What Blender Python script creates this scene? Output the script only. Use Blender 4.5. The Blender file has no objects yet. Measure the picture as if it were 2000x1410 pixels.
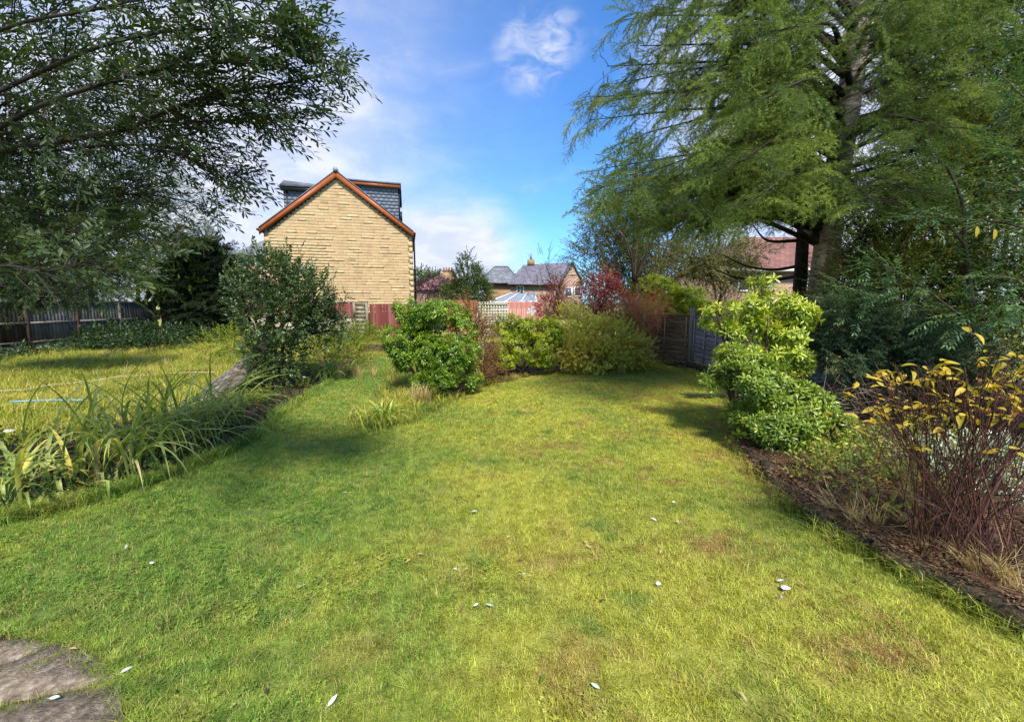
import bpy, math, random
import numpy as np
from mathutils import Matrix, Vector, Quaternion

R = math.radians
rng = np.random.default_rng(7)
random.seed(7)
scene = bpy.context.scene
col = scene.collection

# ------------------------------------------------------------------ camera, world, sun
CAMH, FPX, HOR = 1.9, 800.0, 592.0
PITCH = math.atan((705 - HOR) / FPX)
cam_d = bpy.data.cameras.new('camera')
cam = bpy.data.objects.new('camera', cam_d)
col.objects.link(cam)
cam.location = (0, 0, CAMH)
cam.rotation_euler = (R(90) - PITCH, 0, 0)
cam_d.sensor_width = 36
cam_d.lens = 36 * FPX / 2000
cam_d.clip_start = 0.05
cam_d.clip_end = 2000
scene.camera = cam

SUN_EL, SUN_AZ = 52.0, 165.0       # azimuth clockwise from +Y (right and behind the camera)
sd = Vector((math.sin(R(SUN_AZ)) * math.cos(R(SUN_EL)), math.cos(R(SUN_AZ)) * math.cos(R(SUN_EL)), math.sin(R(SUN_EL))))
sun_d = bpy.data.lights.new('sun', 'SUN')
sun = bpy.data.objects.new('sun', sun_d)
col.objects.link(sun)
sun.rotation_euler = sd.to_track_quat('Z', 'Y').to_euler()
sun_d.energy = 3.7
sun_d.angle = R(9.0)
sun_d.color = (1.0, 0.93, 0.82)

vs = scene.view_settings
vs.view_transform = 'Standard'
vs.look = 'None'
vs.exposure = 1.07
vs.gamma = 1
vs.use_curve_mapping = False
cy = scene.cycles
cy.max_bounces = 6
cy.diffuse_bounces = 3
cy.glossy_bounces = 2
cy.transmission_bounces = 4
cy.transparent_max_bounces = 6
cy.caustics_reflective = False
cy.caustics_refractive = False
cy.use_denoising = True


def ray(px, py):
    F = np.array([0, math.cos(PITCH), -math.sin(PITCH)])
    U = np.array([0, math.sin(PITCH), math.cos(PITCH)])
    return F * FPX + np.array([1, 0, 0]) * (px - 1000) - U * (py - 705)


def P(px, py, Y):
    r = ray(px, py)
    t = Y / r[1]
    return np.array([r[0] * t, Y, CAMH + r[2] * t])


def G(px, py, z=0.0):
    r = ray(px, py)
    t = (z - CAMH) / r[2]
    return np.array([r[0] * t, r[1] * t, z])


def ppm(Y):            # photo pixels per metre at distance Y
    return FPX / Y * 1.01


def lin(c):
    out = []
    for v in c:
        v = v / 255.0
        out.append(v / 12.92 if v <= 0.04045 else ((v + 0.055) / 1.055) ** 2.4)
    return (out[0], out[1], out[2], 1.0)


# ---- sky
world = bpy.data.worlds.new('World')
scene.world = world
world.use_nodes = True
nt = world.node_tree
nt.nodes.clear()


class NB:
    def __init__(s, nt):
        s.nt = nt

    def n(s, t, **k):
        x = s.nt.nodes.new(t)
        for a, b in k.items():
            setattr(x, a, b)
        return x

    def put(s, sock, v):
        if v is None:
            return
        if isinstance(v, bpy.types.NodeSocket):
            s.nt.links.new(v, sock)
        else:
            sock.default_value = v

    def math(s, op, a, b=None, c=None, clamp=False):
        x = s.n('ShaderNodeMath', operation=op, use_clamp=clamp)
        s.put(x.inputs[0], a)
        s.put(x.inputs[1], b)
        s.put(x.inputs[2], c)
        return x.outputs[0]

    def mix(s, f, a, b, blend='MIX'):
        x = s.n('ShaderNodeMix', data_type='RGBA', blend_type=blend)
        s.put(x.inputs[0], f)
        s.put(x.inputs[6], a)
        s.put(x.inputs[7], b)
        return x.outputs[2]

    def mr(s, v, a, b, c=0.0, d=1.0, t='SMOOTHSTEP'):
        x = s.n('ShaderNodeMapRange', interpolation_type=t)
        s.put(x.inputs[0], v)
        x.inputs[1].default_value = a
        x.inputs[2].default_value = b
        x.inputs[3].default_value = c
        x.inputs[4].default_value = d
        return x.outputs[0]

    def noise(s, vec, scale, detail=3, rough=0.55, dist=0.0):
        x = s.n('ShaderNodeTexNoise')
        if vec is not None:
            s.put(x.inputs['Vector'], vec)
        x.inputs['Scale'].default_value = scale
        x.inputs['Detail'].default_value = detail
        x.inputs['Roughness'].default_value = rough
        x.inputs['Distortion'].default_value = dist
        return x.outputs['Fac']

    def ramp(s, f, stops):
        x = s.n('ShaderNodeValToRGB')
        e = x.color_ramp.elements
        while len(e) < len(stops):
            e.new(0.5)
        for i, (p, c) in enumerate(stops):
            e[i].position = p
            e[i].color = c
        s.put(x.inputs[0], f)
        return x.outputs[0]

    def vmath(s, op, a, b=None):
        x = s.n('ShaderNodeVectorMath', operation=op)
        s.put(x.inputs[0], a)
        if b is not None:
            s.put(x.inputs[1], b)
        return x


b = NB(nt)
sky = b.n('ShaderNodeTexSky')
sky.sky_type = 'NISHITA'
sky.sun_disc = False
sky.sun_elevation = R(SUN_EL)
sky.sun_rotation = R(SUN_AZ)
sky.air_density = 1.0
sky.dust_density = 0.6
sky.ozone_density = 3.0
tc = b.n('ShaderNodeTexCoord')
vdir = b.vmath('NORMALIZE', tc.outputs['Generated']).outputs[0]
sep = b.n('ShaderNodeSeparateXYZ')
b.put(sep.inputs[0], vdir)
sk = b.mix(1.0, sky.outputs[0], (0.36, 0.66, 0.96, 1), 'MULTIPLY')


def blob(px, py, r0, r1, amp=1.0, sx=1.0):
    d = ray(px, py)
    d = d / np.linalg.norm(d)
    x = b.vmath('DOT_PRODUCT', vdir, tuple(d))
    return b.mr(x.outputs[1], math.cos(R(r1)), math.cos(R(r0)), 0, amp)


def addn(a, c):
    return b.math('ADD', a, c)


# stretched wispy noise
mp = b.n('ShaderNodeMapping')
b.put(mp.inputs[0], vdir)
mp.inputs['Scale'].default_value = (1.0, 1.0, 2.2)
mp.inputs['Rotation'].default_value = (0.2, 0.35, 0.3)
n1 = b.noise(mp.outputs[0], 2.6, 8, 0.55, 0.6)
n2 = b.noise(mp.outputs[0], 9.0, 8, 0.6, 0.4)
n3 = b.noise(mp.outputs[0], 14.0, 8, 0.6, 0.8)
cn = b.math('ADD', b.math('MULTIPLY', n1, 0.65), b.math('MULTIPLY', n2, 0.35))
left = b.mr(sep.outputs[0], 0.42, -0.80, 0.0, 1.0)            # thin cloud veil thickening towards the left
lowh = b.mr(sep.outputs[2], 0.42, 0.03, 0.0, 1.0)
m = b.math('MULTIPLY', left, 0.50)
m = addn(m, blob(400, 460, 2, 30, 0.62))
m = addn(m, blob(520, 100, 4, 26, 0.10))
m = addn(m, blob(900, 545, 1, 13, 0.75))
m = addn(m, blob(840, 520, 1, 8, 0.35))
m = addn(m, blob(940, 490, 0.3, 4, 0.35))
sm = addn(blob(1035, 105, 0.0, 5.0, 0.75), blob(1095, 75, 0.0, 3.6, 0.6))
sm = b.math('MULTIPLY', sm, b.mr(n3, 0.36, 0.76, 0.0, 0.8))
m = addn(m, blob(680, 190, 0.3, 4, 0.30))
m = addn(m, blob(1600, 440, 3, 20, 0.9))
m = addn(m, blob(1500, 130, 3, 16, 0.75))
m = addn(m, blob(2000, 250, 3, 20, 0.8))
m = b.math('MULTIPLY', m, b.mr(cn, 0.33, 0.62, 0.74, 1.12, 'LINEAR'))
m = addn(m, sm)
m = addn(m, b.math('MULTIPLY', b.mr(cn, 0.54, 0.75), 0.16))
mc = b.mr(m, 0.05, 1.05, 0.0, 0.97, 'LINEAR')
shade = b.mix(b.mr(n2, 0.35, 0.65), (2.6, 2.85, 3.75, 1), (3.35, 3.45, 3.8, 1))
sky_c = b.mix(mc, sk, shade)
bg = b.n('ShaderNodeBackground')
b.put(bg.inputs[0], sky_c)
bg.inputs[1].default_value = 0.135
wo = b.n('ShaderNodeOutputWorld')
nt.links.new(bg.outputs[0], wo.inputs[0])

# ------------------------------------------------------------------ material helpers
MATS = {}


def newmat(name):
    m = bpy.data.materials.new(name)
    m.use_nodes = True
    m.node_tree.nodes.clear()
    MATS[name] = m
    return m, NB(m.node_tree)


def leafmat(name, stops, trans=0.35, rough=0.5, scale=0.8, spec=0.35, noise_amt=0.45, tr_tint=(1.15, 1.1, 0.45)):
    m, q = newmat(name)
    oi = q.n('ShaderNodeObjectInfo')
    at = q.n('ShaderNodeAttribute', attribute_name='v')
    ge = q.n('ShaderNodeNewGeometry')
    nz = q.mr(q.noise(ge.outputs['Position'], scale, 3), 0.3, 0.7, 0, 1, 'LINEAR')
    f = q.math('MULTIPLY', oi.outputs['Random'], 0.28)
    f = q.math('MULTIPLY_ADD', at.outputs['Fac'], 1 - 0.28 - noise_amt, f)
    f = q.math('MULTIPLY_ADD', nz, noise_amt, f)
    c = q.ramp(f, [(p, lin(x)) for p, x in stops])
    pr = q.n('ShaderNodeBsdfPrincipled')
    q.put(pr.inputs['Base Color'], c)
    pr.inputs['Roughness'].default_value = rough
    pr.inputs['Specular IOR Level'].default_value = spec
    tl = q.n('ShaderNodeBsdfTranslucent')
    q.put(tl.inputs[0], q.mix(1.0, c, tr_tint + (1,), 'MULTIPLY'))
    mx = q.n('ShaderNodeMixShader')
    mx.inputs[0].default_value = trans
    q.nt.links.new(pr.outputs[0], mx.inputs[1])
    q.nt.links.new(tl.outputs[0], mx.inputs[2])
    o = q.n('ShaderNodeOutputMaterial')
    q.nt.links.new(mx.outputs[0], o.inputs[0])
    return m


def solid(name, stops, scale=4.0, rough=0.8, bump=0.2, bscale=None, spec=0.3, detail=6, stretch=(1, 1, 1), rnd=0.25, coord='OBJ', metal=0.0):
    m, q = newmat(name)
    if coord == 'POS':
        src = q.n('ShaderNodeNewGeometry').outputs['Position']
    else:
        src = q.n('ShaderNodeTexCoord').outputs['Object']
    mp = q.n('ShaderNodeMapping')
    q.put(mp.inputs[0], src)
    mp.inputs['Scale'].default_value = stretch
    oi = q.n('ShaderNodeObjectInfo')
    off = q.math('MULTIPLY', oi.outputs['Random'], 37.0)
    v = q.vmath('ADD', mp.outputs[0], off).outputs[0]
    n = q.noise(v, scale, detail, 0.6)
    f = q.mr(n, 0.3, 0.7, 0, 1, 'LINEAR')
    f = q.math('MULTIPLY', f, 1 - rnd)
    f = q.math('MULTIPLY_ADD', oi.outputs['Random'], rnd, f)
    c = q.ramp(f, [(p, lin(x)) for p, x in stops])
    pr = q.n('ShaderNodeBsdfPrincipled')
    q.put(pr.inputs['Base Color'], c)
    pr.inputs['Roughness'].default_value = rough
    pr.inputs['Specular IOR Level'].default_value = spec
    pr.inputs['Metallic'].default_value = metal
    if bump:
        bp = q.n('ShaderNodeBump')
        bp.inputs['Strength'].default_value = bump
        bp.inputs['Distance'].default_value = 0.02
        q.put(bp.inputs['Height'], q.noise(v, bscale or scale * 3, 6, 0.65))
        q.nt.links.new(bp.outputs[0], pr.inputs['Normal'])
    o = q.n('ShaderNodeOutputMaterial')
    q.nt.links.new(pr.outputs[0], o.inputs[0])
    return m


# ------------------------------------------------------------------ mesh helpers
class MB:
    def __init__(s):
        s.v, s.f, s.a = [], [], []
        s.n = 0

    def add(s, verts, faces, v=None):
        verts = np.asarray(verts, float)
        s.v.append(verts)
        n = s.n
        for f in faces:
            s.f.append(tuple(int(i) + n for i in f))
            s.a.append(0.5 if v is None else v)
        s.n += len(verts)

    def box(s, lo, hi, v=None):
        x0, y0, z0 = lo
        x1, y1, z1 = hi
        vs_ = [(x0, y0, z0), (x1, y0, z0), (x1, y1, z0), (x0, y1, z0), (x0, y0, z1), (x1, y0, z1), (x1, y1, z1), (x0, y1, z1)]
        s.add(vs_, [(0, 3, 2, 1), (4, 5, 6, 7), (0, 1, 5, 4), (1, 2, 6, 5), (2, 3, 7, 6), (3, 0, 4, 7)], v)

    def prism(s, poly, d, v=None):
        """poly: list of 3D points (planar), d: extrusion vector"""
        n = len(poly)
        a = np.array(poly, float)
        c = a + np.array(d, float)
        f = [tuple(range(n))[::-1], tuple(range(n, 2 * n))]
        f += [(i, (i + 1) % n, n + (i + 1) % n, n + i) for i in range(n)]
        s.add(np.vstack([a, c]), f, v)

    def tube(s, pts, rad, sides=6, v=None, cap=True):
        pts = np.asarray(pts, float)
        k = len(pts)
        if np.isscalar(rad):
            rad = [rad] * k
        t = np.gradient(pts, axis=0)
        t /= np.linalg.norm(t, axis=1)[:, None] + 1e-9
        ref = np.array([0, 0, 1.0]) if abs(t[0][2]) < 0.9 else np.array([1.0, 0, 0])
        vs_ = []
        for i in range(k):
            u = np.cross(t[i], ref)
            u /= np.linalg.norm(u) + 1e-9
            w = np.cross(t[i], u)
            for j in range(sides):
                a = 2 * math.pi * j / sides
                vs_.append(pts[i] + rad[i] * (math.cos(a) * u + math.sin(a) * w))
        f = []
        for i in range(k - 1):
            for j in range(sides):
                j2 = (j + 1) % sides
                f.append((i * sides + j, i * sides + j2, (i + 1) * sides + j2, (i + 1) * sides + j))
        if cap:
            f.append(tuple(range(sides))[::-1])
            f.append(tuple((k - 1) * sides + j for j in range(sides)))
        s.add(vs_, f, v)

    def mesh(s, name, mat, smooth=False):
        me = bpy.data.meshes.new(name)
        V = np.vstack(s.v) if s.v else np.zeros((0, 3))
        me.vertices.add(len(V))
        me.vertices.foreach_set('co', V.astype(np.float32).ravel())
        ls = np.array([len(f) for f in s.f], np.int32)
        li = np.fromiter((i for f in s.f for i in f), np.int32, int(ls.sum()))
        me.loops.add(len(li))
        me.loops.foreach_set('vertex_index', li)
        me.polygons.add(len(ls))
        st = np.concatenate([[0], np.cumsum(ls)[:-1]]).astype(np.int32)
        me.polygons.foreach_set('loop_start', st)
        me.polygons.foreach_set('loop_total', ls)
        if smooth:
            me.polygons.foreach_set('use_smooth', np.ones(len(ls), bool))
        at = me.attributes.new('v', 'FLOAT', 'FACE')
        at.data.foreach_set('value', np.array(s.a, np.float32))
        me.update(calc_edges=True)
        if mat:
            me.materials.append(mat if not isinstance(mat, str) else MATS[mat])
        return me

    def build(s, name, mat, parent=None, smooth=False, **tags):
        return link(name, s.mesh(name, mat, smooth), parent, **tags)


def link(name, data, parent=None, matrix=None, **tags):
    o = bpy.data.objects.new(name, data)
    col.objects.link(o)
    if parent is not None:
        o.parent = parent
        # world placement given in world space; parents are unrotated empties
        o.location = -parent.location if (matrix is None and parent.type == 'EMPTY') else o.location
    if matrix is not None:
        mm = Matrix(matrix)
        if parent is not None:
            mm = (Matrix.Translation(-parent.location) if parent.type == 'EMPTY' else Matrix.Identity(4)) @ mm
        o.matrix_basis = mm
    for k, v in tags.items():
        if v:
            o[k] = v
    return o


def thing(name, label, cat, loc, group=None):
    o = bpy.data.objects.new(name, None)
    o.empty_display_size = 0.2
    col.objects.link(o)
    o.location = Vector([float(x) for x in loc])
    o['label'] = label
    o['category'] = cat
    if group:
        o['group'] = group
    return o


def struct(name, mb, mat, smooth=False):
    return mb.build(name, mat, None, smooth, kind='structure')


def nrm(a):
    a = np.asarray(a, float)
    return a / (np.linalg.norm(a, axis=-1, keepdims=True) + 1e-9)


def curve(pts, n=8):
    """catmull-rom resample"""
    p = np.asarray(pts, float)
    p = np.vstack([2 * p[0] - p[1], p, 2 * p[-1] - p[-2]])
    out = []
    for i in range(1, len(p) - 2):
        for t in np.linspace(0, 1, n, endpoint=False):
            a, b_, c, d = p[i - 1], p[i], p[i + 1], p[i + 2]
            out.append(0.5 * (2 * b_ + (c - a) * t + (2 * a - 5 * b_ + 4 * c - d) * t * t + (3 * b_ - a - 3 * c + d) * t ** 3))
    out.append(p[-2])
    return np.array(out)


# ---- leaf shapes: along +Y, face up +Z
def leaf_geo(L, W, detail=1, curl=0.15, fold=0.12, base=0.0, shape=0.45):
    if detail == 0:
        v = [(0, 0, 0), (W / 2, L * shape, W * fold), (0, L, -curl * L), (-W / 2, L * shape, W * fold)]
        return v, [(0, 1, 2), (0, 2, 3)]
    ts = [0.0, 0.22, 0.55, 0.82, 1.0] if detail == 1 else [0, .12, .3, .5, .7, .88, 1.0]
    wf = lambda t: math.sin(math.pi * t ** (math.log(0.5) / math.log(shape))) ** 0.8 if 0 < t < 1 else 0
    v, rows = [], []
    for t in ts:
        w = W / 2 * wf(t)
        z = -curl * L * t * t
        if w <= 1e-6:
            rows.append((len(v),))
            v.append((0, L * t, z))
        else:
            rows.append((len(v), len(v) + 1, len(v) + 2))
            v += [(-w, L * t, z + w * 2 * fold), (0, L * t, z), (w, L * t, z + w * 2 * fold)]
    f = []
    for a, c in zip(rows, rows[1:]):
        if len(a) == 1:
            f += [(a[0], c[1], c[0]), (a[0], c[2], c[1])]
        elif len(c) == 1:
            f += [(a[0], a[1], c[0]), (a[1], a[2], c[0])]
        else:
            f += [(a[0], a[1], c[1], c[0]), (a[1], a[2], c[2], c[1])]
    return v, f


def frame(d, up=(0, 0, 1), roll=0.0):
    y = nrm(d)
    z = np.asarray(up, float) - np.dot(up, y) * y
    if np.linalg.norm(z) < 1e-3:
        z = np.array([1.0, 0, 0]) - y[0] * y
    z = nrm(z)
    x = np.cross(y, z)
    c, s_ = math.cos(roll), math.sin(roll)
    return np.column_stack([c * x + s_ * z, y, -s_ * x + c * z])


class Proto:
    """a spray of leaves: list of (pos, R3, scale, v) + leaf meshes; baked to one mesh or exploded"""

    def __init__(s):
        s.leaves = []
        s.stem = MB()


def proto_twig(n, Ls, lL, lW, ang=55, droop=0.1, jit=0.25, detail=1, stem_r=0.003, shape=0.45, curl=0.15, fold=0.12, tipleaf=True, side=0):
    p = Proto()
    pts = [np.array([0, Ls * t, -droop * Ls * t * t + 0.02 * Ls * math.sin(5 * t)]) for t in np.linspace(0, 1, 5)]
    p.stem.tube(pts, [stem_r * (1 - 0.7 * t) for t in np.linspace(0, 1, 5)], 3, 0.3, cap=False)
    p.geo = (lL, lW, detail, curl, fold, shape)
    for i in range(n):
        t = (i + 0.6) / n
        t = 0.08 + 0.92 * t
        pos = np.array([0, Ls * t, -droop * Ls * t * t])
        sgn = 1 if i % 2 else -1
        a = R(ang * (1 - 0.45 * t)) + random.gauss(0, jit * 0.5)
        d = np.array([sgn * math.sin(a), math.cos(a), random.gauss(0.05, jit) - droop])
        up = np.array([random.gauss(0, jit), random.gauss(0, jit), 1])
        p.leaves.append((pos, frame(d, up, random.gauss(0, jit)), random.uniform(0.65, 1.1) * (1 - 0.25 * t), random.random()))
    if tipleaf:
        p.leaves.append((np.array([0, Ls, -droop * Ls]), frame((0.1, 1, -droop), (0, 0, 1)), 0.7, random.random()))
    return p


def proto_rosette(n, lL, lW, elev=(5, 55), stem=0.08, detail=1, curl=0.25, fold=0.14, shape=0.6, v0=0.0, v1=1.0):
    p = Proto()
    p.stem.tube([(0, -stem, 0), (0, 0.01, 0)], [0.004, 0.003], 3, 0.1, cap=False)
    p.geo = (lL, lW, detail, curl, fold, shape)
    for i in range(n):
        k = i / (n - 1.0)
        th = i * 2.39996 + random.gauss(0, 0.2)
        e = R(elev[0] + (elev[1] - elev[0]) * k) + random.gauss(0, 0.12)
        rad = np.array([math.cos(th), 0, math.sin(th)])
        d = rad * math.cos(e) + np.array([0, 1, 0]) * math.sin(e)
        up = np.array([0, 1, 0]) * math.cos(e) - rad * math.sin(e)
        pos = np.array([0, -stem * 0.6 * (1 - k), 0]) + rad * 0.004
        p.leaves.append((pos, frame(d, up, random.gauss(0, 0.2)), random.uniform(0.7, 1.05) * (1 - 0.35 * k), min(1, max(0, v0 + (v1 - v0) * k + random.gauss(0, 0.15)))))
    return p


def bake(p, stemfirst=True):
    mb = MB()
    for vs_, in zip(p.stem.v):
        pass
    mb.v = list(p.stem.v)
    mb.f = list(p.stem.f)
    mb.a = list(p.stem.a)
    mb.n = p.stem.n
    lL, lW, det, curl, fold, shape = p.geo
    v, f = leaf_geo(lL, lW, det, curl, fold, 0, shape)
    v = np.array(v)
    for pos, M, s_, vv in p.leaves:
        mb.add((v * s_) @ M.T + pos, f, vv)
    return mb


class Species:
    def __init__(s, name, protos, mat, raw=False):
        s.name, s.mat = name, MATS[mat]
        s.coll = bpy.data.collections.new(name + '_sprays')
        s.protos = protos
        for i, p in enumerate(protos):
            mb = p if raw else bake(p)
            me = mb.mesh(name + '_spray', s.mat)
            o = bpy.data.objects.new('spray_%s_%02d' % (name, i), me)
            s.coll.objects.link(o)
        s.k = len(protos)
        s.leafmesh = None
        s.ng = None

    def leaf_mesh(s):
        if s.leafmesh is None:
            s.leafmesh = []
            lL, lW, det, curl, fold, shape = s.protos[0].geo
            for k in range(4):
                mb = MB()
                v, f = leaf_geo(lL, lW, 2, curl * (0.6 + 0.3 * k), fold, 0, shape)
                mb.add(v, f, 0.15 + 0.25 * k)
                s.leafmesh.append(mb.mesh(s.name + '_leaf', s.mat, True))
        return s.leafmesh

    def group(s):
        if s.ng:
            return s.ng
        ng = bpy.data.node_groups.new(s.name + '_scatter', 'GeometryNodeTree')
        ng.interface.new_socket('Geometry', in_out='INPUT', socket_type='NodeSocketGeometry')
        ng.interface.new_socket('Geometry', in_out='OUTPUT', socket_type='NodeSocketGeometry')
        N, L = ng.nodes, ng.links
        gi, go = N.new('NodeGroupInput'), N.new('NodeGroupOutput')
        ci = N.new('GeometryNodeCollectionInfo')
        ci.inputs['Collection'].default_value = s.coll
        ci.inputs['Separate Children'].default_value = True
        ci.inputs['Reset Children'].default_value = True
        iop = N.new('GeometryNodeInstanceOnPoints')
        iop.inputs['Pick Instance'].default_value = True

        def at(nm, t):
            x = N.new('GeometryNodeInputNamedAttribute')
            x.data_type = t
            x.inputs[0].default_value = nm
            return x.outputs[0]
        e = N.new('FunctionNodeEulerToRotation')
        L.new(at('rot', 'FLOAT_VECTOR'), e.inputs[0])
        L.new(gi.outputs[0], iop.inputs['Points'])
        L.new(ci.outputs[0], iop.inputs['Instance'])
        L.new(at('idx', 'INT'), iop.inputs['Instance Index'])
        L.new(e.outputs[0], iop.inputs['Rotation'])
        L.new(at('scl', 'FLOAT'), iop.inputs['Scale'])
        L.new(iop.outputs[0], go.inputs[0])
        s.ng = ng
        return ng


def scatter(name, sp, pos, mats, scl, parent=None, **tags):
    n = len(pos)
    me = bpy.data.meshes.new(name)
    me.vertices.add(n)
    me.vertices.foreach_set('co', np.asarray(pos, np.float32).ravel())
    eul = np.array([Matrix(m).to_euler() for m in mats], np.float32)
    a = me.attributes.new('rot', 'FLOAT_VECTOR', 'POINT')
    a.data.foreach_set('vector', eul.ravel())
    a = me.attributes.new('scl', 'FLOAT', 'POINT')
    a.data.foreach_set('value', np.asarray(scl, np.float32))
    a = me.attributes.new('idx', 'INT', 'POINT')
    a.data.foreach_set('value', rng.integers(0, sp.k, n).astype(np.int32))
    me.materials.append(sp.mat)
    o = link(name, me, parent, **tags)
    md = o.modifiers.new('scatter', 'NODES')
    md.node_group = sp.group()
    return o


def explode(sp, pos, mats, scl, parent, limit, name='leaf'):
    """leaves of the given sprays as separate leaf parts, plus their stalks in one mesh"""
    lm = sp.leaf_mesh()
    stalk = MB()
    c = 0
    for p_, M, s_ in zip(pos, mats, scl):
        pr = sp.protos[random.randrange(sp.k)]
        M = np.array(M)
        if pr.stem.v:
            sv = np.vstack(pr.stem.v)
            stalk.add((sv * s_) @ M.T + p_, pr.stem.f, 0.2)
        for lp, lM, ls, vv in pr.leaves:
            A = np.eye(4)
            A[:3, :3] = (M @ lM) * (s_ * ls)
            A[:3, 3] = M @ lp * s_ + p_
            link(name, lm[random.randrange(4)], parent, matrix=A.tolist())
            c += 1
        if c >= limit:
            break
    if stalk.n:
        stalk.build('twigs', sp.mat, parent, kind='stuff')
    return c


# lumpy noise in numpy
_K = rng.normal(0, 1, (14, 3))
_PH = rng.uniform(0, 6.28, 14)


def lump(p, s):
    q_ = np.asarray(p) / s
    return np.sin(q_ @ _K.T * 1.6 + _PH).sum(-1) / 5.3


def in_lobes(lobes, n, shell=0.55, lumpy=0.18, ls=0.35, gap=-0.55):
    """lobes: (centre, radii, weight). returns points, outward dirs, lobe index"""
    w = np.array([l[2] for l in lobes], float)
    w /= w.sum()
    P_, D_, I_ = [], [], []
    need = n
    while need > 0:
        k = need * 2 + 16
        idx = rng.choice(len(lobes), k, p=w)
        d = nrm(rng.normal(0, 1, (k, 3)))
        r = rng.uniform(0, 1, k) ** (1 / 3.0)
        r = shell + (1 - shell) * r
        r = np.where(rng.uniform(0, 1, k) < 0.25, rng.uniform(0.3, 1, k), r)
        c = np.array([lobes[i][0] for i in idx])
        ra = np.array([lobes[i][1] for i in idx])
        p = c + d * ra * r[:, None]
        rr = 1 + lumpy * lump(p, ls)
        p = c + d * ra * (r * rr)[:, None]
        ok = (lump(p + 9.1, ls * 0.8) > gap) & (p[:, 2] > 0.03)
        p, o_, i_ = p[ok], nrm(d / ra)[ok], idx[ok]
        P_.append(p[:need]); D_.append(o_[:need]); I_.append(i_[:need])
        need -= len(p[:need])
    return np.vstack(P_), np.vstack(D_), np.concatenate(I_)


def lobe(px, py, Y, rx, ry, rz=None, w=None):
    """ellipsoid given by its place in the view: px,py centre at distance Y; rx,ry radii in photo pixels; rz depth radius in m"""
    k = ppm(Y)
    rx_, ry_ = rx / k, ry / k
    rz_ = rz if rz is not None else rx_
    return (P(px, py, Y), np.array([rx_, rz_, ry_]), w if w else (rx_ * ry_ + rx_ * rz_ + ry_ * rz_))


def orient(d, up=0.3, rnd=0.35, bias=None):
    n = len(d)
    v = d + rng.normal(0, rnd, (n, 3))
    v[:, 2] += up
    if bias is not None:
        v = v + np.asarray(bias)
    v = nrm(v)
    return [frame(v[i], (0, 0, 1), random.gauss(0, 0.4)) for i in range(n)]


def branchwork(base, lobes, pts, idx, r0, nb=40, wob=0.08, sides=5):
    """limbs from base to every lobe centre, then branches to sampled points"""
    mb = MB()
    base = np.asarray(base, float)
    cen = {}
    for i, (c, ra, w) in enumerate(lobes):
        b0 = base + np.array([random.gauss(0, r0 * 1.5), random.gauss(0, r0 * 1.5), 0])
        mid = b0 * 0.5 + c * 0.5 + rng.normal(0, wob * np.linalg.norm(c - b0), 3)
        mid[2] = 0.45 * b0[2] + 0.55 * c[2]
        cv = curve([b0, mid, c], 5)
        mb.tube(cv, np.linspace(r0, r0 * 0.45, len(cv)), sides, 0.4)
        cen[i] = cv
    sel = rng.choice(len(pts), min(nb, len(pts)), replace=False)
    for j in sel:
        cv = cen[int(idx[j])]
        a = cv[random.randint(len(cv) // 2, len(cv) - 1)]
        e = pts[j]
        m_ = (a + e) / 2 + rng.normal(0, 0.1 * np.linalg.norm(e - a), 3)
        c2 = curve([a, m_, e], 3)
        mb.tube(c2, np.linspace(r0 * 0.3, r0 * 0.07 + 0.0015, len(c2)), 4, 0.3, cap=False)
    return mb


def plant(name, label, cat, base, lobes, sp, n, size=(0.8, 1.2), up=0.3, rnd=0.35, r0=0.02, nb=50, bark='bark_brown', group=None,
          shell=0.55, lumpy=0.18, ls=0.35, gap=-0.55, bias=None, explode_n=0, fname='foliage', trunk=None, bname='branches', fork=None, dens=1.0, bb=None):
    n = int(n * dens)
    t = thing(name, label, cat, (base[0], base[1], max(0.0, base[2])), group)
    pts, d, idx = in_lobes(lobes, n, shell, lumpy, ls, gap)
    mats = orient(d, up, rnd, bias)
    scl = rng.uniform(size[0], size[1], n)
    if explode_n:
        # the sprays that show largest: near the camera and facing it
        dist = np.linalg.norm(pts - np.array([0, 0, CAMH]), axis=1) + 0.6 * d[:, 1]
        order = np.argsort(dist)
        per = max(1, len(sp.protos[0].leaves))
        k = max(1, explode_n // per)
        near = order[:k * 3:3]
        explode(sp, pts[near], [mats[i] for i in near], scl[near], t, explode_n)
        keep = np.setdiff1d(np.arange(n), near)
    else:
        keep = np.arange(n)
    scatter(fname, sp, pts[keep], [mats[i] for i in keep], scl[keep], t, kind='stuff')
    if r0:
        b0 = np.array(base, float)
        if fork:
            b1 = np.array([b0[0] + random.gauss(0, .1), b0[1], fork])
            st = MB()
            cv_ = curve([b0 * [1, 1, 0], (b0 * [1, 1, 0] + b1) / 2 + [random.gauss(0, .05), 0, 0], b1], 5)
            st.tube(cv_, np.linspace(r0 * 1.5, r0 * 1.05, len(cv_)), 9)
            st.build('trunk', bark, t, True)
            b0 = b1
        if bb is not None:
            b0 = np.array(bb, float)
        bw = branchwork(b0, lobes, pts, idx, r0, nb)
        bw.build(bname, bark, t, True, kind='stuff')
    if trunk is not None:
        mb = MB()
        tp, tr = trunk
        cv = curve(tp, 6)
        mb.tube(cv, np.interp(np.linspace(0, 1, len(cv)), np.linspace(0, 1, len(tr)), tr), 10, 0.5)
        mb.build('trunk', bark, t, True)
    return t


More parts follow.
